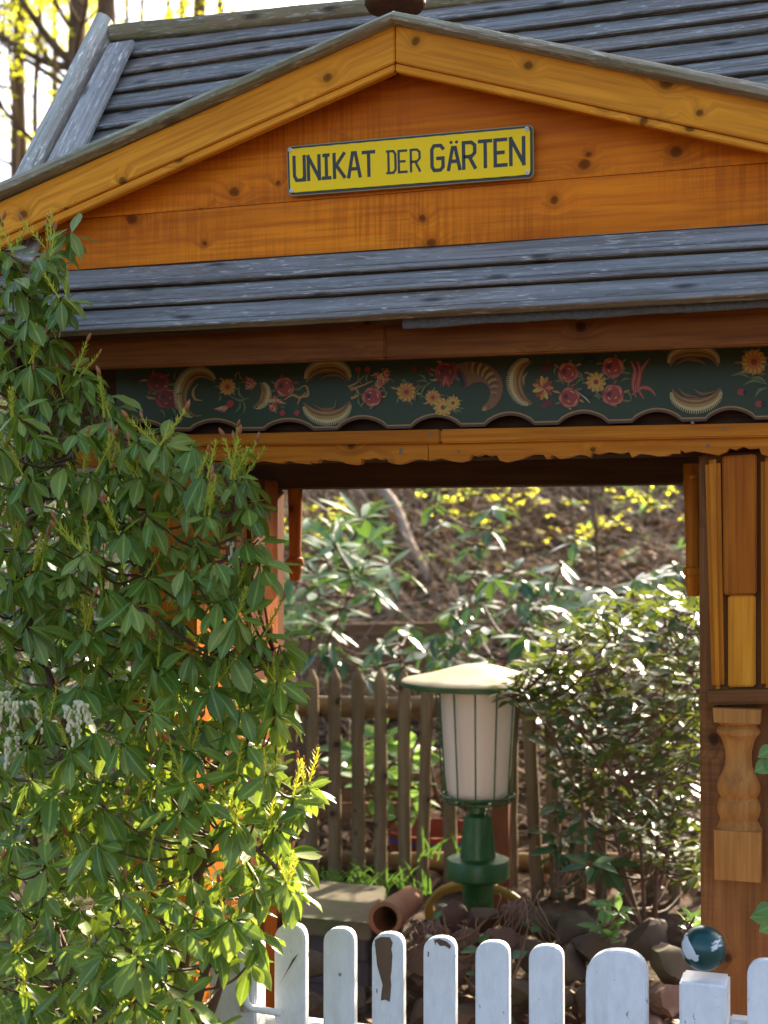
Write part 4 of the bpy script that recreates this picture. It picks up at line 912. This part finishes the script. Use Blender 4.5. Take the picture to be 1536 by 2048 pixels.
for rad, y0, y1, lo in ((51, -.60, -.46, 1), (57, -.43, -.28, 0), (70, -.26, -.08, 0)):
    for x, y in scatter(POLY, rad, rg, 5000, keep1):
        if y < 740 and y1 > -.15: continue
        Y = rg.uniform(y0, y1) + (.10 if x > 470 else 0)*.5
        if y < 800: Y = rg.uniform(-.50, -.36)
        W_.append((x, y, Y))
W_ += [(140, 462, -.42), (78, 520, -.47), (28, 560, -.47), (115, 590, -.46), (60, 640, -.48), (618, 1578, -.40), (560, 1290, -.36), (590, 1780, -.36), (500, 1925, -.36)]
SHT = []
for x, y, Y in W_:
    P = at(x, y, Y); ax = Vector((rg.uniform(-.35, .35), rg.uniform(-.9, -.1), rg.uniform(.5, 1.0)))
    LV.whorl(P, ax, rg.randint(8, 12), rg.uniform(.046, .074), -1.05, .35, .42 if y < 1300 else .26)
    twig_to(m_, P, nodes, .0032, .0018, rg, 5, .02)
    if rg.random() < (.75 if y < 1000 else .45): SHT.append((P, y))
m_.build('branches', STEM, PI, sm=True)
LV.finish(PI)
# young upright shoots with red buds
def shoot_mesh(seed):
    r_ = random.Random(seed); mb = MB(); H = .05; lean = Vector((r_.uniform(-.012, .012), r_.uniform(-.012, .012), 0))
    c = [Vector((0, 0, 0)), Vector((0, 0, H*.5))+lean*.5, Vector((0, 0, H))+lean]; mb.tube(c, [.0013, .0011, .0009], 5, 0, False)
    for i in range(24):
        t = .15+.8*i/24; p = c[0].lerp(c[2], t); a = i*2.4; d = Vector((math.cos(a)*.8, math.sin(a)*.8, .75)).normalized(); l = r_.uniform(.007, .012)*(1.15-.45*t); w = d.cross(Vector((0, 0, 1))).normalized()*.0011
        mb.add([p, p+d*l*.5+w, p+d*l+Vector((0, 0, .002)), p+d*l*.5-w], [(0, 1, 2, 3)], 0)
    if seed % 3:
        q = c[2]; mb.tube([q-Vector((0, 0, .001)), q+Vector((0, 0, .004)), q+Vector((0, 0, .009)), q+Vector((0, 0, .013))], [.0012, .0028, .0022, .0004], 7, 1)
    me = bpy.data.meshes.new('young_shoot'); me.from_pydata(mb.v, [], mb.f); me.materials.append(SHOOT); me.materials.append(BUDM); me.polygons.foreach_set('material_index', mb.m); me.polygons.foreach_set('use_smooth', [True]*len(mb.f)); return me
SM = [shoot_mesh(i) for i in range(5)]; ns = 0
for P, y in SHT:
    for k in range(rg.randint(1, 3)):
        if ns >= 300: break
        ns += 1; put('young_shoot', rg.choice(SM), PI, Matrix.Translation(P+Vector((rg.uniform(-.012, .012), rg.uniform(-.012, .0), 0))) @ Matrix.Rotation(rg.uniform(-.55, .55), 4, 'Y') @ Matrix.Rotation(rg.uniform(-.1, .5), 4, 'X') @ Matrix.Scale(rg.uniform(.9, 1.5), 4))
# flower strings
def raceme_cluster(px, py, Y, n, seed):
    r_ = random.Random(seed); P = at(px, py, Y); V, Fc, var = [], [], []; mb = MB(); b = 0
    bell = [(.0005, .002), (.0022, .001), (.0030, -.0015), (.0028, -.004), (.0018, -.0058), (.0022, -.0066)]
    for k in range(n):
        a = r_.uniform(0, 6.28); sp = r_.uniform(.004, .026); q = [P, P+Vector((math.cos(a)*sp, math.sin(a)*sp-.006, .004)), P+Vector((math.cos(a)*sp*1.5, math.sin(a)*sp*1.4-.008, -.02)), P+Vector((math.cos(a)*sp*1.6, math.sin(a)*sp*1.5-.008, -r_.uniform(.025, .055)))]
        c = catmull(q, 6); mb.tube(c, .0007, 4, 0, False)
        for i in range(3, len(c)):
            for sgn in (1,):
                o_ = c[i]+Vector((r_.uniform(-.005, .005), r_.uniform(-.005, .003), 0)); s_ = r_.uniform(.65, 1.0); n_ = 7
                mb.lathe([(r*s_, z*s_) for r, z in bell], o_, n_, 1)
    return mb.build('flower_cluster', [SHOOT, FLOWERW], PI, None, sm=True)
for i, (x, y, Y, n) in enumerate([(5, 1390, -.60, 3), (45, 1408, -.64, 4), (150, 1408, -.64, 5), (125, 1418, -.62, 2), (460, 1090, -.50, 1), (5, 1250, -.55, 3), (30, 1480, -.58, 3)]): raceme_cluster(x, y, Y, n, i)
# ================================================================== shrubs seen through and beside the gateway
def shrub(name, lab, poly, layers, base, mat, bases, L, nper, el, droop, stemcol, seed, single=300, axis=(0, -.3, 1), stpolys=None, twigr=(.006, .002), cat='shrub', extra=(), keep=None, petiole=.1):
    r_ = random.Random(seed); T = thing(name, base, lab, cat); lv = Leaves(bases, mat, seed); mb = MB()
    if stpolys: nodes = stems(mb, stpolys, twigr[0]*1.6, twigr[1])
    else: nodes = [base.lerp(at(x, y, Y), t) for x, y, Y in [(p[0], p[1], layers[0][1]) for p in poly[::3]] for t in (0, .2, .4, .6)]
    for rad, y0, y1 in layers:
        for x, y in scatter(poly, rad, r_, 4000, keep):
            P = at(x, y, r_.uniform(y0, y1)); ax = Vector(axis)+Vector((r_.uniform(-.6, .6), r_.uniform(-.5, .5), r_.uniform(-.2, .3)))
            lv.whorl(P, ax, r_.randint(*nper), L*r_.uniform(.8, 1.15), el[0], el[1], droop, petiole); twig_to(mb, P, nodes, *twigr, r_, 5)
    for x, y, Y, n in extra:
        P = at(x, y, Y); lv.whorl(P, Vector(axis), n, L, el[0], el[1], droop, petiole); twig_to(mb, P, nodes, *twigr, r_, 5)
    mb.build('branches', stemcol, T, sm=True); lv.finish(T, single=single); return T
RB = [leaf_base(.28, .52, .08, .10), leaf_base(.30, .5, .14, .2), leaf_base(.26, .55, .04, .04)]
LB = [leaf_base(.40, .5, .12, .12), leaf_base(.36, .48, .2, .25), leaf_base(.44, .52, .06, .05)]
SBs = [leaf_base(.50, .52, .1, .1, 4), leaf_base(.45, .5, .22, .25, 4), leaf_base(.55, .55, .05, .05, 4)]
def gpt(px, py, Y):
    p = at(px, py, Y); p.z = gh(p.x, p.y); return p
shrub('rhododendron', 'rhododendron with long narrow leaves right of the left rear post', [(575, 1130), (600, 1070), (660, 1040), (730, 1035), (760, 1080), (780, 1130), (770, 1170), (720, 1200), (690, 1240), (640, 1260), (590, 1280), (560, 1250)], [(52, 2.5, 2.9), (58, 2.9, 3.3)], gpt(620, 1500, 2.9), RHODO, RB, .165, (7, 10), (-.25, .55), .12, STEM, 21,
      stpolys=[[(610, 1560, 2.9), (615, 1350, 2.9), (640, 1180, 2.9), (690, 1090, 2.9)], [(605, 1560, 2.9), (600, 1300, 2.95), (610, 1150, 3)], [(620, 1560, 2.85), (640, 1330, 2.8), (720, 1150, 2.7)]])
shrub('laurel_shrub', 'blue-green laurel with drooping leaves behind the lamp cap', [(745, 1340), (740, 1290), (800, 1255), (880, 1230), (940, 1190), (980, 1130), (1050, 1140), (1120, 1120), (1180, 1170), (1190, 1260), (1130, 1320), (1000, 1330), (880, 1330), (790, 1370)], [(46, 2.3, 2.7), (50, 2.7, 3.2)], gpt(940, 1600, 2.7), LAUREL, LB, .115, (5, 8), (-.5, .4), .32, STEM, 22,
      stpolys=[[(900, 1620, 2.6), (890, 1400, 2.6), (930, 1200, 2.6), (985, 1060, 2.6)], [(930, 1620, 2.7), (1000, 1350, 2.7), (1090, 1180, 2.7)], [(880, 1620, 2.6), (830, 1400, 2.5), (790, 1280, 2.5)]],
      extra=[(870, 1010, 2.6, 4), (880, 1045, 2.6, 5), (985, 1020, 2.6, 6), (975, 1060, 2.6, 5), (950, 1090, 2.6, 5), (1150, 1080, 2.7, 5), (660, 1285, 2.6, 5), (690, 1310, 2.6, 6), (640, 1300, 2.6, 4), (730, 1350, 2.45, 6)])
shrub('laurel_shrub', 'glossy laurel spreading behind the right-hand hedge, beside the right post', [(1180, 1200), (1290, 1150), (1390, 1140), (1440, 1160), (1440, 1280), (1300, 1290), (1200, 1280)], [(44, 2.2, 2.5), (48, 2.5, 2.9)], gpt(1320, 1600, 2.5), LAUREL, LB, .105, (5, 8), (-.3, .4), .15, STEM, 29, extra=[(1350, 1130, 2.5, 5), (1330, 1150, 2.5, 5)])
shrub('small_leaved_shrub', 'dense twiggy small-leaved shrub filling the right of the opening', [(1010, 1395), (1060, 1330), (1100, 1270), (1170, 1215), (1260, 1185), (1400, 1175), (1440, 1180), (1440, 1640), (1390, 1760), (1300, 1720), (1200, 1620), (1120, 1560), (1080, 1470), (1060, 1410)], [(33, 1.25, 1.55), (34, 1.55, 1.85), (36, 1.85, 2.1)], gpt(1300, 1820, 1.6), SMALLL, SBs, .064, (5, 8), (-.3, .5), .1, STEM, 23, axis=(0, .1, 1), twigr=(.0045, .0013), cat='shrub',
      stpolys=[[(1290, 1850, 1.6), (1270, 1600, 1.6), (1200, 1400, 1.55), (1120, 1300, 1.5)], [(1310, 1850, 1.6), (1320, 1550, 1.65), (1330, 1350, 1.7), (1340, 1220, 1.7)], [(1300, 1850, 1.6), (1360, 1600, 1.7), (1400, 1400, 1.8)], [(1280, 1850, 1.5), (1180, 1650, 1.45), (1110, 1480, 1.4), (1040, 1390, 1.3)], [(1280, 1850, 1.6), (1220, 1600, 1.75), (1230, 1300, 1.8)], [(1240, 1560, 1.4), (1120, 1420, 1.35), (1030, 1370, 1.28)]],
      extra=[(1010, 1370, 1.28, 6), (1035, 1350, 1.28, 6), (1022, 1395, 1.27, 5), (1000, 1385, 1.26, 5), (1060, 1330, 1.3, 7), (1055, 1375, 1.3, 7), (1080, 1345, 1.28, 7), (1095, 1370, 1.28, 7), (1075, 1390, 1.28, 7), (1105, 1340, 1.3, 7), (1045, 1345, 1.27, 6)])
# bare twigs inside that shrub
r_ = random.Random(8); m_ = MB()
for q in range(160):
    x, y, Y = r_.uniform(1080, 1400), r_.uniform(1280, 1720), r_.uniform(1.3, 1.9); P = at(x, y, Y); d = Vector((r_.uniform(-1, 1), r_.uniform(-.6, .6), r_.uniform(-.2, 1))).normalized()*r_.uniform(.06, .16)
    m_.tube([P, P+d*.5+Vector((r_.uniform(-.01, .01), 0, r_.uniform(-.01, .01))), P+d], [.0016, .0012, .0007], 4, 0, False)
tag(m_.build('dry_twigs', STEM, None, None), 'bare brown twigs tangled inside the small-leaved shrub', 'twigs', kind='stuff')
shrub('evergreen_shrub', 'dark evergreen shrub behind the bush, left of the gateway', [(-60, 620), (60, 640), (160, 720), (260, 800), (380, 900), (430, 1100), (430, 1500), (-60, 1500)], [(70, 1.0, 1.5), (76, 1.5, 2.1)], gpt(150, 1500, 1.6), LAUREL, LB, .13, (6, 9), (-.5, .4), .25, STEM, 24)
# broad-leaved plant and other small plants behind and in front of the palings
shrub('broad_leaf_plant', 'pale green broad-leaved plant seen between the palings', [(690, 1500), (720, 1480), (840, 1480), (850, 1560), (720, 1570)], [(40, 2.25, 2.5)], gpt(770, 1600, 2.35), LIME, LB, .17, (4, 6), (.0, .7), .05, STEM, 25, cat='plant')
shrub('broad_leaf_plant', 'small green plant low behind the palings beside the orange tub', [(745, 1600), (830, 1590), (840, 1650), (740, 1650)], [(38, 2.2, 2.3)], gpt(790, 1680, 2.25), LIME, LB, .10, (4, 6), (.0, .7), .1, STEM, 35, cat='plant')
shrub('seedling_shrub', 'low glossy seedling leaning over the rockery right of the lamp', [(1090, 1640), (1150, 1620), (1210, 1660), (1230, 1730), (1150, 1760), (1100, 1720)], [(40, 1.15, 1.4)], gpt(1160, 1840, 1.3), LAUREL, LB, .085, (5, 7), (-.3, .5), .25, STEM, 26, cat='plant', extra=[(1115, 1600, 1.35, 5), (1180, 1730, 1.1, 6)])
shrub('primrose_plant', 'small light green plant among the mossy stones', [(1195, 1830), (1230, 1800), (1250, 1850), (1220, 1880)], [(24, .95, 1.05)], at(1225, 1890, 1.0), LIME, LB, .055, (5, 7), (.1, .9), .1, STEM, 27, cat='plant')
shrub('primrose_plant', 'tiny leafy sprig beside the teal ball', [(1360, 1850), (1395, 1830), (1390, 1870)], [(20, .55, .62)], at(1370, 1890, .6), LIME, LB, .04, (3, 5), (.2, 1), .1, STEM, 37, cat='plant')
IV = shrub('ivy', 'grey-green ivy leaves creeping over the rockery stones', [(860, 1820), (1000, 1800), (1080, 1820), (1060, 1960), (900, 1980), (830, 1900)], [(62, .80, .86)], at(960, 1980, .85), LAUREL, [leaf_base(.8, .35, .06, .05, 4)], .045, (1, 2), (-.4, .3), .1, STEM, 28, cat='ivy')
# vine leaves at the right edge
VN = thing('climbing_vine', at(1600, 2100, -.06), 'fresh green vine leaves reaching in over the right post', 'vine'); lv = Leaves([leaf_base(.85, .45, .06, .15, 6), leaf_base(.75, .45, .1, .1, 6)], LIME, 9); m_ = MB()
m_.tube(catmull([at(1640, 2150, -.06), at(1600, 1850, -.07), at(1590, 1650, -.07), at(1600, 1450, -.07)], 8), .004, 7)
for x, y in ((1536, 1494), (1545, 1515), (1530, 1525), (1532, 1812), (1526, 1832), (1540, 1845), (1560, 1560), (1565, 1730), (1570, 1900)):
    P = at(x+14, y, -.10); lv.add(P, Vector((-.8, -.35, rnd.uniform(-.7, .4))), Vector((0, -1, .5)), .036); m_.tube([P, at(1592, y+25, -.07)], .0012, 4, 0, False)
m_.build('stem', STEM, VN, sm=True); lv.finish(VN)
# grass tufts
def tuft(px, py, Y, n, L, lab, seed):
    r_ = random.Random(seed); b = gpt(px, py, Y); b = at(px, py, Y); T = thing('grass_tuft', b, lab, 'grass'); V = MB()
    for i in range(n):
        p = b+Vector((r_.uniform(-.09, .09), r_.uniform(-.05, .05), 0)); a = r_.uniform(-1.2, 1.2); l = L*r_.uniform(.5, 1.1); d = Vector((math.sin(a)*.6, r_.uniform(-.5, .2), 1)).normalized(); w = Vector((.0035, .001, 0)); bend = Vector((math.sin(a)*.5, -.1, -.45))
        q = [p+d*l*t+bend*l*t*t*.7 for t in (0, .35, .7, 1)]
        V.add([q[0]-w, q[0]+w, q[1]-w, q[1]+w, q[2]-w*.7, q[2]+w*.7, q[3]], [(0, 1, 3, 2), (2, 3, 5, 4), (4, 5, 6)])
    o = V.build('blades', GRASSM, T, sm=True); o['kind'] = 'stuff'
tuft(690, 1785, 1.55, 38, .17, 'tuft of long green grass behind the stone slab', 1)
tuft(800, 1790, 1.6, 26, .15, 'thin grass tuft behind the clay pipe', 2)
tuft(890, 1720, 1.75, 14, .16, 'few grass blades just left of the lamp pedestal', 3)
# ================================================================== hillside
r_ = random.Random(77)
V, Fc, var = [], [], []; b = 0
for i in range(16000):
    y = 2.0+7.5*r_.random()**.8; x = r_.uniform(-1.2-.55*y, 1.2-.02*y); z = gh(x, y)
    l = r_.uniform(.025, .06); a = r_.random()*6.28; d = Vector((math.cos(a), math.sin(a), r_.uniform(-.2, .8))); s_ = Vector((-math.sin(a), math.cos(a), r_.uniform(-.5, .5)))*.5; P = Vector((x, y, z+r_.uniform(.0, .05)))
    V += [P-d*l, P+s_*l+Vector((0, 0, .012)), P+d*l, P-s_*l+Vector((0, 0, .012))]; Fc += [(b, b+1, b+3), (b+1, b+2, b+3)]; var += [r_.random()]*4; b += 4
tag(put('leaf_litter', mesh_from('leaf_litter', V, Fc, LITTER, var, None, False)), 'brown fallen leaves covering the slope', None, kind='stuff')
m_ = MB()
for i in range(2300):
    y = 2.6+6.5*r_.random(); x = r_.uniform(-1.2-.5*y, .9); z = gh(x, y); a = r_.random()*6.28; l = r_.uniform(.2, .9); up_ = r_.uniform(0, .9)*r_.random()
    d = Vector((math.cos(a), math.sin(a)*.7, up_)).normalized()*l; P = Vector((x, y, z+r_.uniform(.02, .12)))
    k = r_.uniform(.0018, .0048); m_.tube([P, P+d*.35+Vector((r_.uniform(-.05, .05), 0, r_.uniform(.0, .08))), P+d*.7+Vector((r_.uniform(-.08, .08), 0, r_.uniform(0, .1))), P+d], [k, k*.9, k*.7, k*.4], 4, 0, False)
tag(m_.build('fallen_twigs', TWIG, None, None), 'dry brushwood and brambles strewn over the slope', None, kind='stuff')
def weeds(n, xr, yr, mat, L, seed, name, lab, bases):
    r_ = random.Random(seed); lv = Leaves(bases, mat, seed)
    for i in range(n):
        y = r_.uniform(*yr); x = r_.uniform(xr[0]-.4*y, xr[1]-.12*y); P = Vector((x, y, gh(x, y)+r_.uniform(.02, .25)))
        lv.whorl(P, Vector((r_.uniform(-.4, .4), -.2, 1)), r_.randint(4, 7), L*r_.uniform(.7, 1.3), -.2, .8, .1)
    T = tag(put(name, None), lab, None, kind='stuff'); lv.finish(T, 'leaf', 0)
weeds(230, (-.9, .6), (4.2, 9), LIME, .07, 5, 'ground_cover', 'green weeds sprouting through the fallen leaves', LB)
# fallen pale trunk
FT = MB(); c = catmull([at(745, 960, 6.6), at(790, 1010, 6.2), at(822, 1090, 5.7), at(850, 1140, 5.4), at(872, 1195, 5.1), at(874, 1215, 5.0)], 6); FT.tube(c, [.036-.014*i/len(c) for i in range(len(c))], 10)
tag(FT.build('leaning_trunk', plain('pale_bark', (.30, .22, .17), .85, .2, .5, 12, .5), None, frame(c[0], c[-1]-c[0], Vector((0, -1, 0))), sm=True), 'pale bare trunk leaning across the leafy slope behind the lamp', 'tree')
# spring saplings on the slope
SPB = [leaf_base(.6, .5, .1, .1, 3), leaf_base(.5, .5, .2, .2, 3)]
def sapling(px, Y, h, lab, seed, nl=120, leafy=1, lean=0, lsz=.045, r0=.012):
    r_ = random.Random(seed); b = gpt(px, 1200, Y); T = thing('sapling', b, lab, 'tree', 'saplings on the slope'); mb = MB(); lv = Leaves(SPB, SPRING, seed)
    t_ = [b+Vector((lean*h*(k/6)**1.5+.05*nz(k, seed), .04*nz(k, seed, 3), h*k/6)) for k in range(7)]; c = catmull(t_, 3); mb.tube(c, [r0*(1-.75*i/len(c)) for i in range(len(c))], 7)
    tips = []
    for q in range(16):
        p = c[r_.randrange(len(c)//4, len(c))]; a = r_.random()*6.28; d = Vector((math.cos(a), math.sin(a), r_.uniform(.1, .9)))*r_.uniform(.25, .7)*(1 if h > 1 else .55); e = [p, p+d*.5+Vector((0, 0, .04)), p+d]; mb.tube(e, [.006, .004, .002], 4, 0, False); tips += [p.lerp(p+d, t) for t in (.5, .7, .85, 1)]
    mb.build('trunk', BARKW, T, sm=True)
    if leafy:
        for i in range(nl//3): P = r_.choice(tips)+Vector((r_.uniform(-.06, .06),)*3); lv.whorl(P, Vector((0, 0, 1)), 3, lsz, -.3, .7, .1)
        lv.finish(T, 'leaf', 0)
for i, (px, Y, h, lab, nl, lean) in enumerate([(930, 5.5, .75, 'sapling dense with yellow-green leaves above the lamp cap', 250, .1), (690, 6.0, 2.2, 'thin dark sapling above the rhododendron', 40, .15), (655, 5.2, .85, 'thin upright sapling beside the left hanging drop', 90, -.05), (1040, 5.7, .65, 'yellow-leaved sapling at the middle of the rear lintel', 170, .05), (1150, 5.5, .75, 'pale yellow-leaved sapling left of the right hanging drop', 130, -.08), (1290, 6.4, 2.2, 'bare curved sapling on the brown slope near the right post', 20, .2), (1200, 5.0, 1.2, 'low sapling with lime leaves above the dense shrub', 110, -.1), (860, 5.2, 1.15, 'small yellow-leaved sapling beside the pale leaning trunk', 120, .1), (610, 5.3, .8, 'yellow-green sapling just right of the left rear post', 170, .1), (1380, 5.6, .7, 'leafy yellow sapling behind the right hanging drop', 160, 0)]): sapling(px, Y, h, lab, 100+i, nl, 1, lean)
# ================================================================== wood at the top left
def tree(px, Y, w, lab, seed, h=9, lean=0, nleaf=420, limbs=9, fork=None, lsz=.085, mat=None, lim_extra=()):
    r_ = random.Random(seed); b = gpt(px, 900, Y); s_ = (b-CAM).dot(FWD)/F; r0 = w*s_/2; T = thing('tree', b, lab, 'tree', 'trees on the hill behind the roof'); mb = MB(); lv = Leaves(SPB, SPRING, seed)
    c = catmull([b+Vector((lean*h*(k/7)+.10*nz(k*.6, seed), .1*nz(k*.5, seed, 5), h*k/7-.1)) for k in range(8)], 4); mb.tube(c, [r0*(1.25-.75*i/len(c)) for i in range(len(c))], 12)
    cr = MB(); tips = []
    def limb(p, d, l, r, depth):
        q = [p, p+d*l*.4+Vector((0, 0, .05*l)), p+d*l*.75+Vector((r_.uniform(-.1, .1)*l, 0, .15*l)), p+d*l+Vector((0, 0, .3*l))]; cc = catmull(q, 3); (mb if depth == 0 else cr).tube(cc, [r*(1-.7*i/len(cc)) for i in range(len(cc))], 6, 0, False)
        if depth < 2:
            for k in range(4 if depth else 5):
                a = r_.random()*6.28; limb(cc[r_.randrange(3, len(cc))], (d*.7+Vector((math.cos(a), math.sin(a), r_.uniform(-.1, .6)))*.7).normalized(), l*r_.uniform(.35, .6), r*.42, depth+1)
        else: tips.extend(cc[3:])
    for k in range(limbs):
        i = r_.randrange(len(c)//4, len(c)-1); a = r_.random()*6.28; limb(c[i], Vector((math.cos(a), math.sin(a)*.8, r_.uniform(.1, .6))).normalized(), r_.uniform(.9, 2.0), r0*.33, 0)
    for p0, p1, r in lim_extra:
        A, B = at(*p0), at(*p1); q = catmull([A, A.lerp(B, .4)+Vector((0, 0, -.06)), B], 6); mb.tube(q, [r*(1-.5*i/len(q)) for i in range(len(q))], 8); tips += q[6:]
    mb.build('trunk', mat or BARKW, T, frame(b, Vector((0, 0, 1)), Vector((0, -1, 0))), sm=True)
    for i in range(int(nleaf*1.3)): P = r_.choice(tips)+Vector((r_.uniform(-.1, .1), r_.uniform(-.1, .1), r_.uniform(-.1, .1))); lv.whorl(P, Vector((0, 0, 1)), 3, lsz*r_.uniform(.7, 1.2), -.4, .7, .2)
    lv.finish(T, 'leaf', 0); o = cr.build('twigs', BARKW, T); o['kind'] = 'stuff'
for a in [(150, 9.5, 40, 'stout brown trunk with long limbs just left of the roof hip', 1, 9, 0, 420, 7, [((150, 130, 9.5), (35, -10, 9.2), .06), ((140, 135, 9.5), (-10, 66, 9.1), .05), ((150, 170, 9.4), (60, 60, 9), .025), ((150, 60, 9.5), (95, -30, 9), .03)]),
          (205, 10.2, 42, 'dark trunk rising straight behind the roof hip', 2, 9, .01, 330, 6, []), (45, 12.0, 22, 'slim leafy trunk left of the stout one', 3, 9, 0, 900, 9, []), (74, 13.0, 12, 'thin crooked trunk between the slim and the stout one', 4, 8, .0, 700, 8, []), (20, 14, 14, 'thin trunk at the far left edge of the photo', 5, 9, .02, 800, 9, []),
          (282, 13.0, 9, 'thinnest trunk above the left end of the ridge log', 6, 9, .0, 500, 7, []), (334, 14.0, 11, 'thin trunk second along the ridge log', 7, 9, 0, 400, 7, []), (364, 12.5, 15, 'medium trunk third along the ridge log', 8, 9, 0, 300, 6, []), (396, 11.5, 28, 'thick trunk fourth along the ridge log', 9, 9, 0, 260, 6, []), (438, 13, 14, 'trunk last along the ridge log towards the finial', 10, 9, 0, 300, 6, []), (-60, 11, 20, 'leafy trunk just beyond the left edge', 12, 9, .03, 700, 9, []), (105, 14.5, 13, 'far thin trunk glimpsed just left of the stout one', 13, 9, 0, 1100, 11, []), (10, 10.5, 9, 'young leafy trunk in front at the far left', 14, 7, .02, 900, 11, []), (250, 15, 10, 'far thin trunk right behind the hip top', 15, 9, 0, 700, 9, [])]:
    tree(a[0], a[1], a[2], a[3], a[4], a[5], a[6], a[7], a[8], lim_extra=a[9])
shrub('hazel_bush', 'yellow-green spring bush at the foot of the trees, far left', [(-60, 380), (90, 330), (130, 420), (120, 520), (-60, 560)], [(30, 7.5, 8.5)], gpt(20, 700, 8), SPRING, SPB, .06, (5, 8), (-.3, .7), .1, BARKW, 61, 0)
# fallen leaves caught among the rockery stones
r_ = random.Random(31); V, Fc, var = [], [], []; b = 0
for i in range(900):
    P = at(r_.uniform(570, 1400), r_.uniform(1800, 2060), 1.0); y = r_.uniform(.72, 1.3); x = at(r_.uniform(570, 1400), 1900, y).x; z = .08+.33*smooth01(0, .75, (y-.72)/.75)+r_.uniform(.0, .16)
    l = r_.uniform(.012, .03); a = r_.random()*6.28; d = Vector((math.cos(a), math.sin(a), r_.uniform(-.3, .6))); s_ = Vector((-math.sin(a), math.cos(a), r_.uniform(-.4, .4)))*.5; P = Vector((x, y, z))
    V += [P-d*l, P+s_*l+Vector((0, 0, .006)), P+d*l, P-s_*l+Vector((0, 0, .006))]; Fc += [(b, b+1, b+3), (b+1, b+2, b+3)]; var += [r_.random()]*4; b += 4
tag(put('leaf_litter', mesh_from('leaf_litter', V, Fc, LITTER, var, None, False)), 'dead brown leaves caught between the rockery stones', None, kind='stuff')
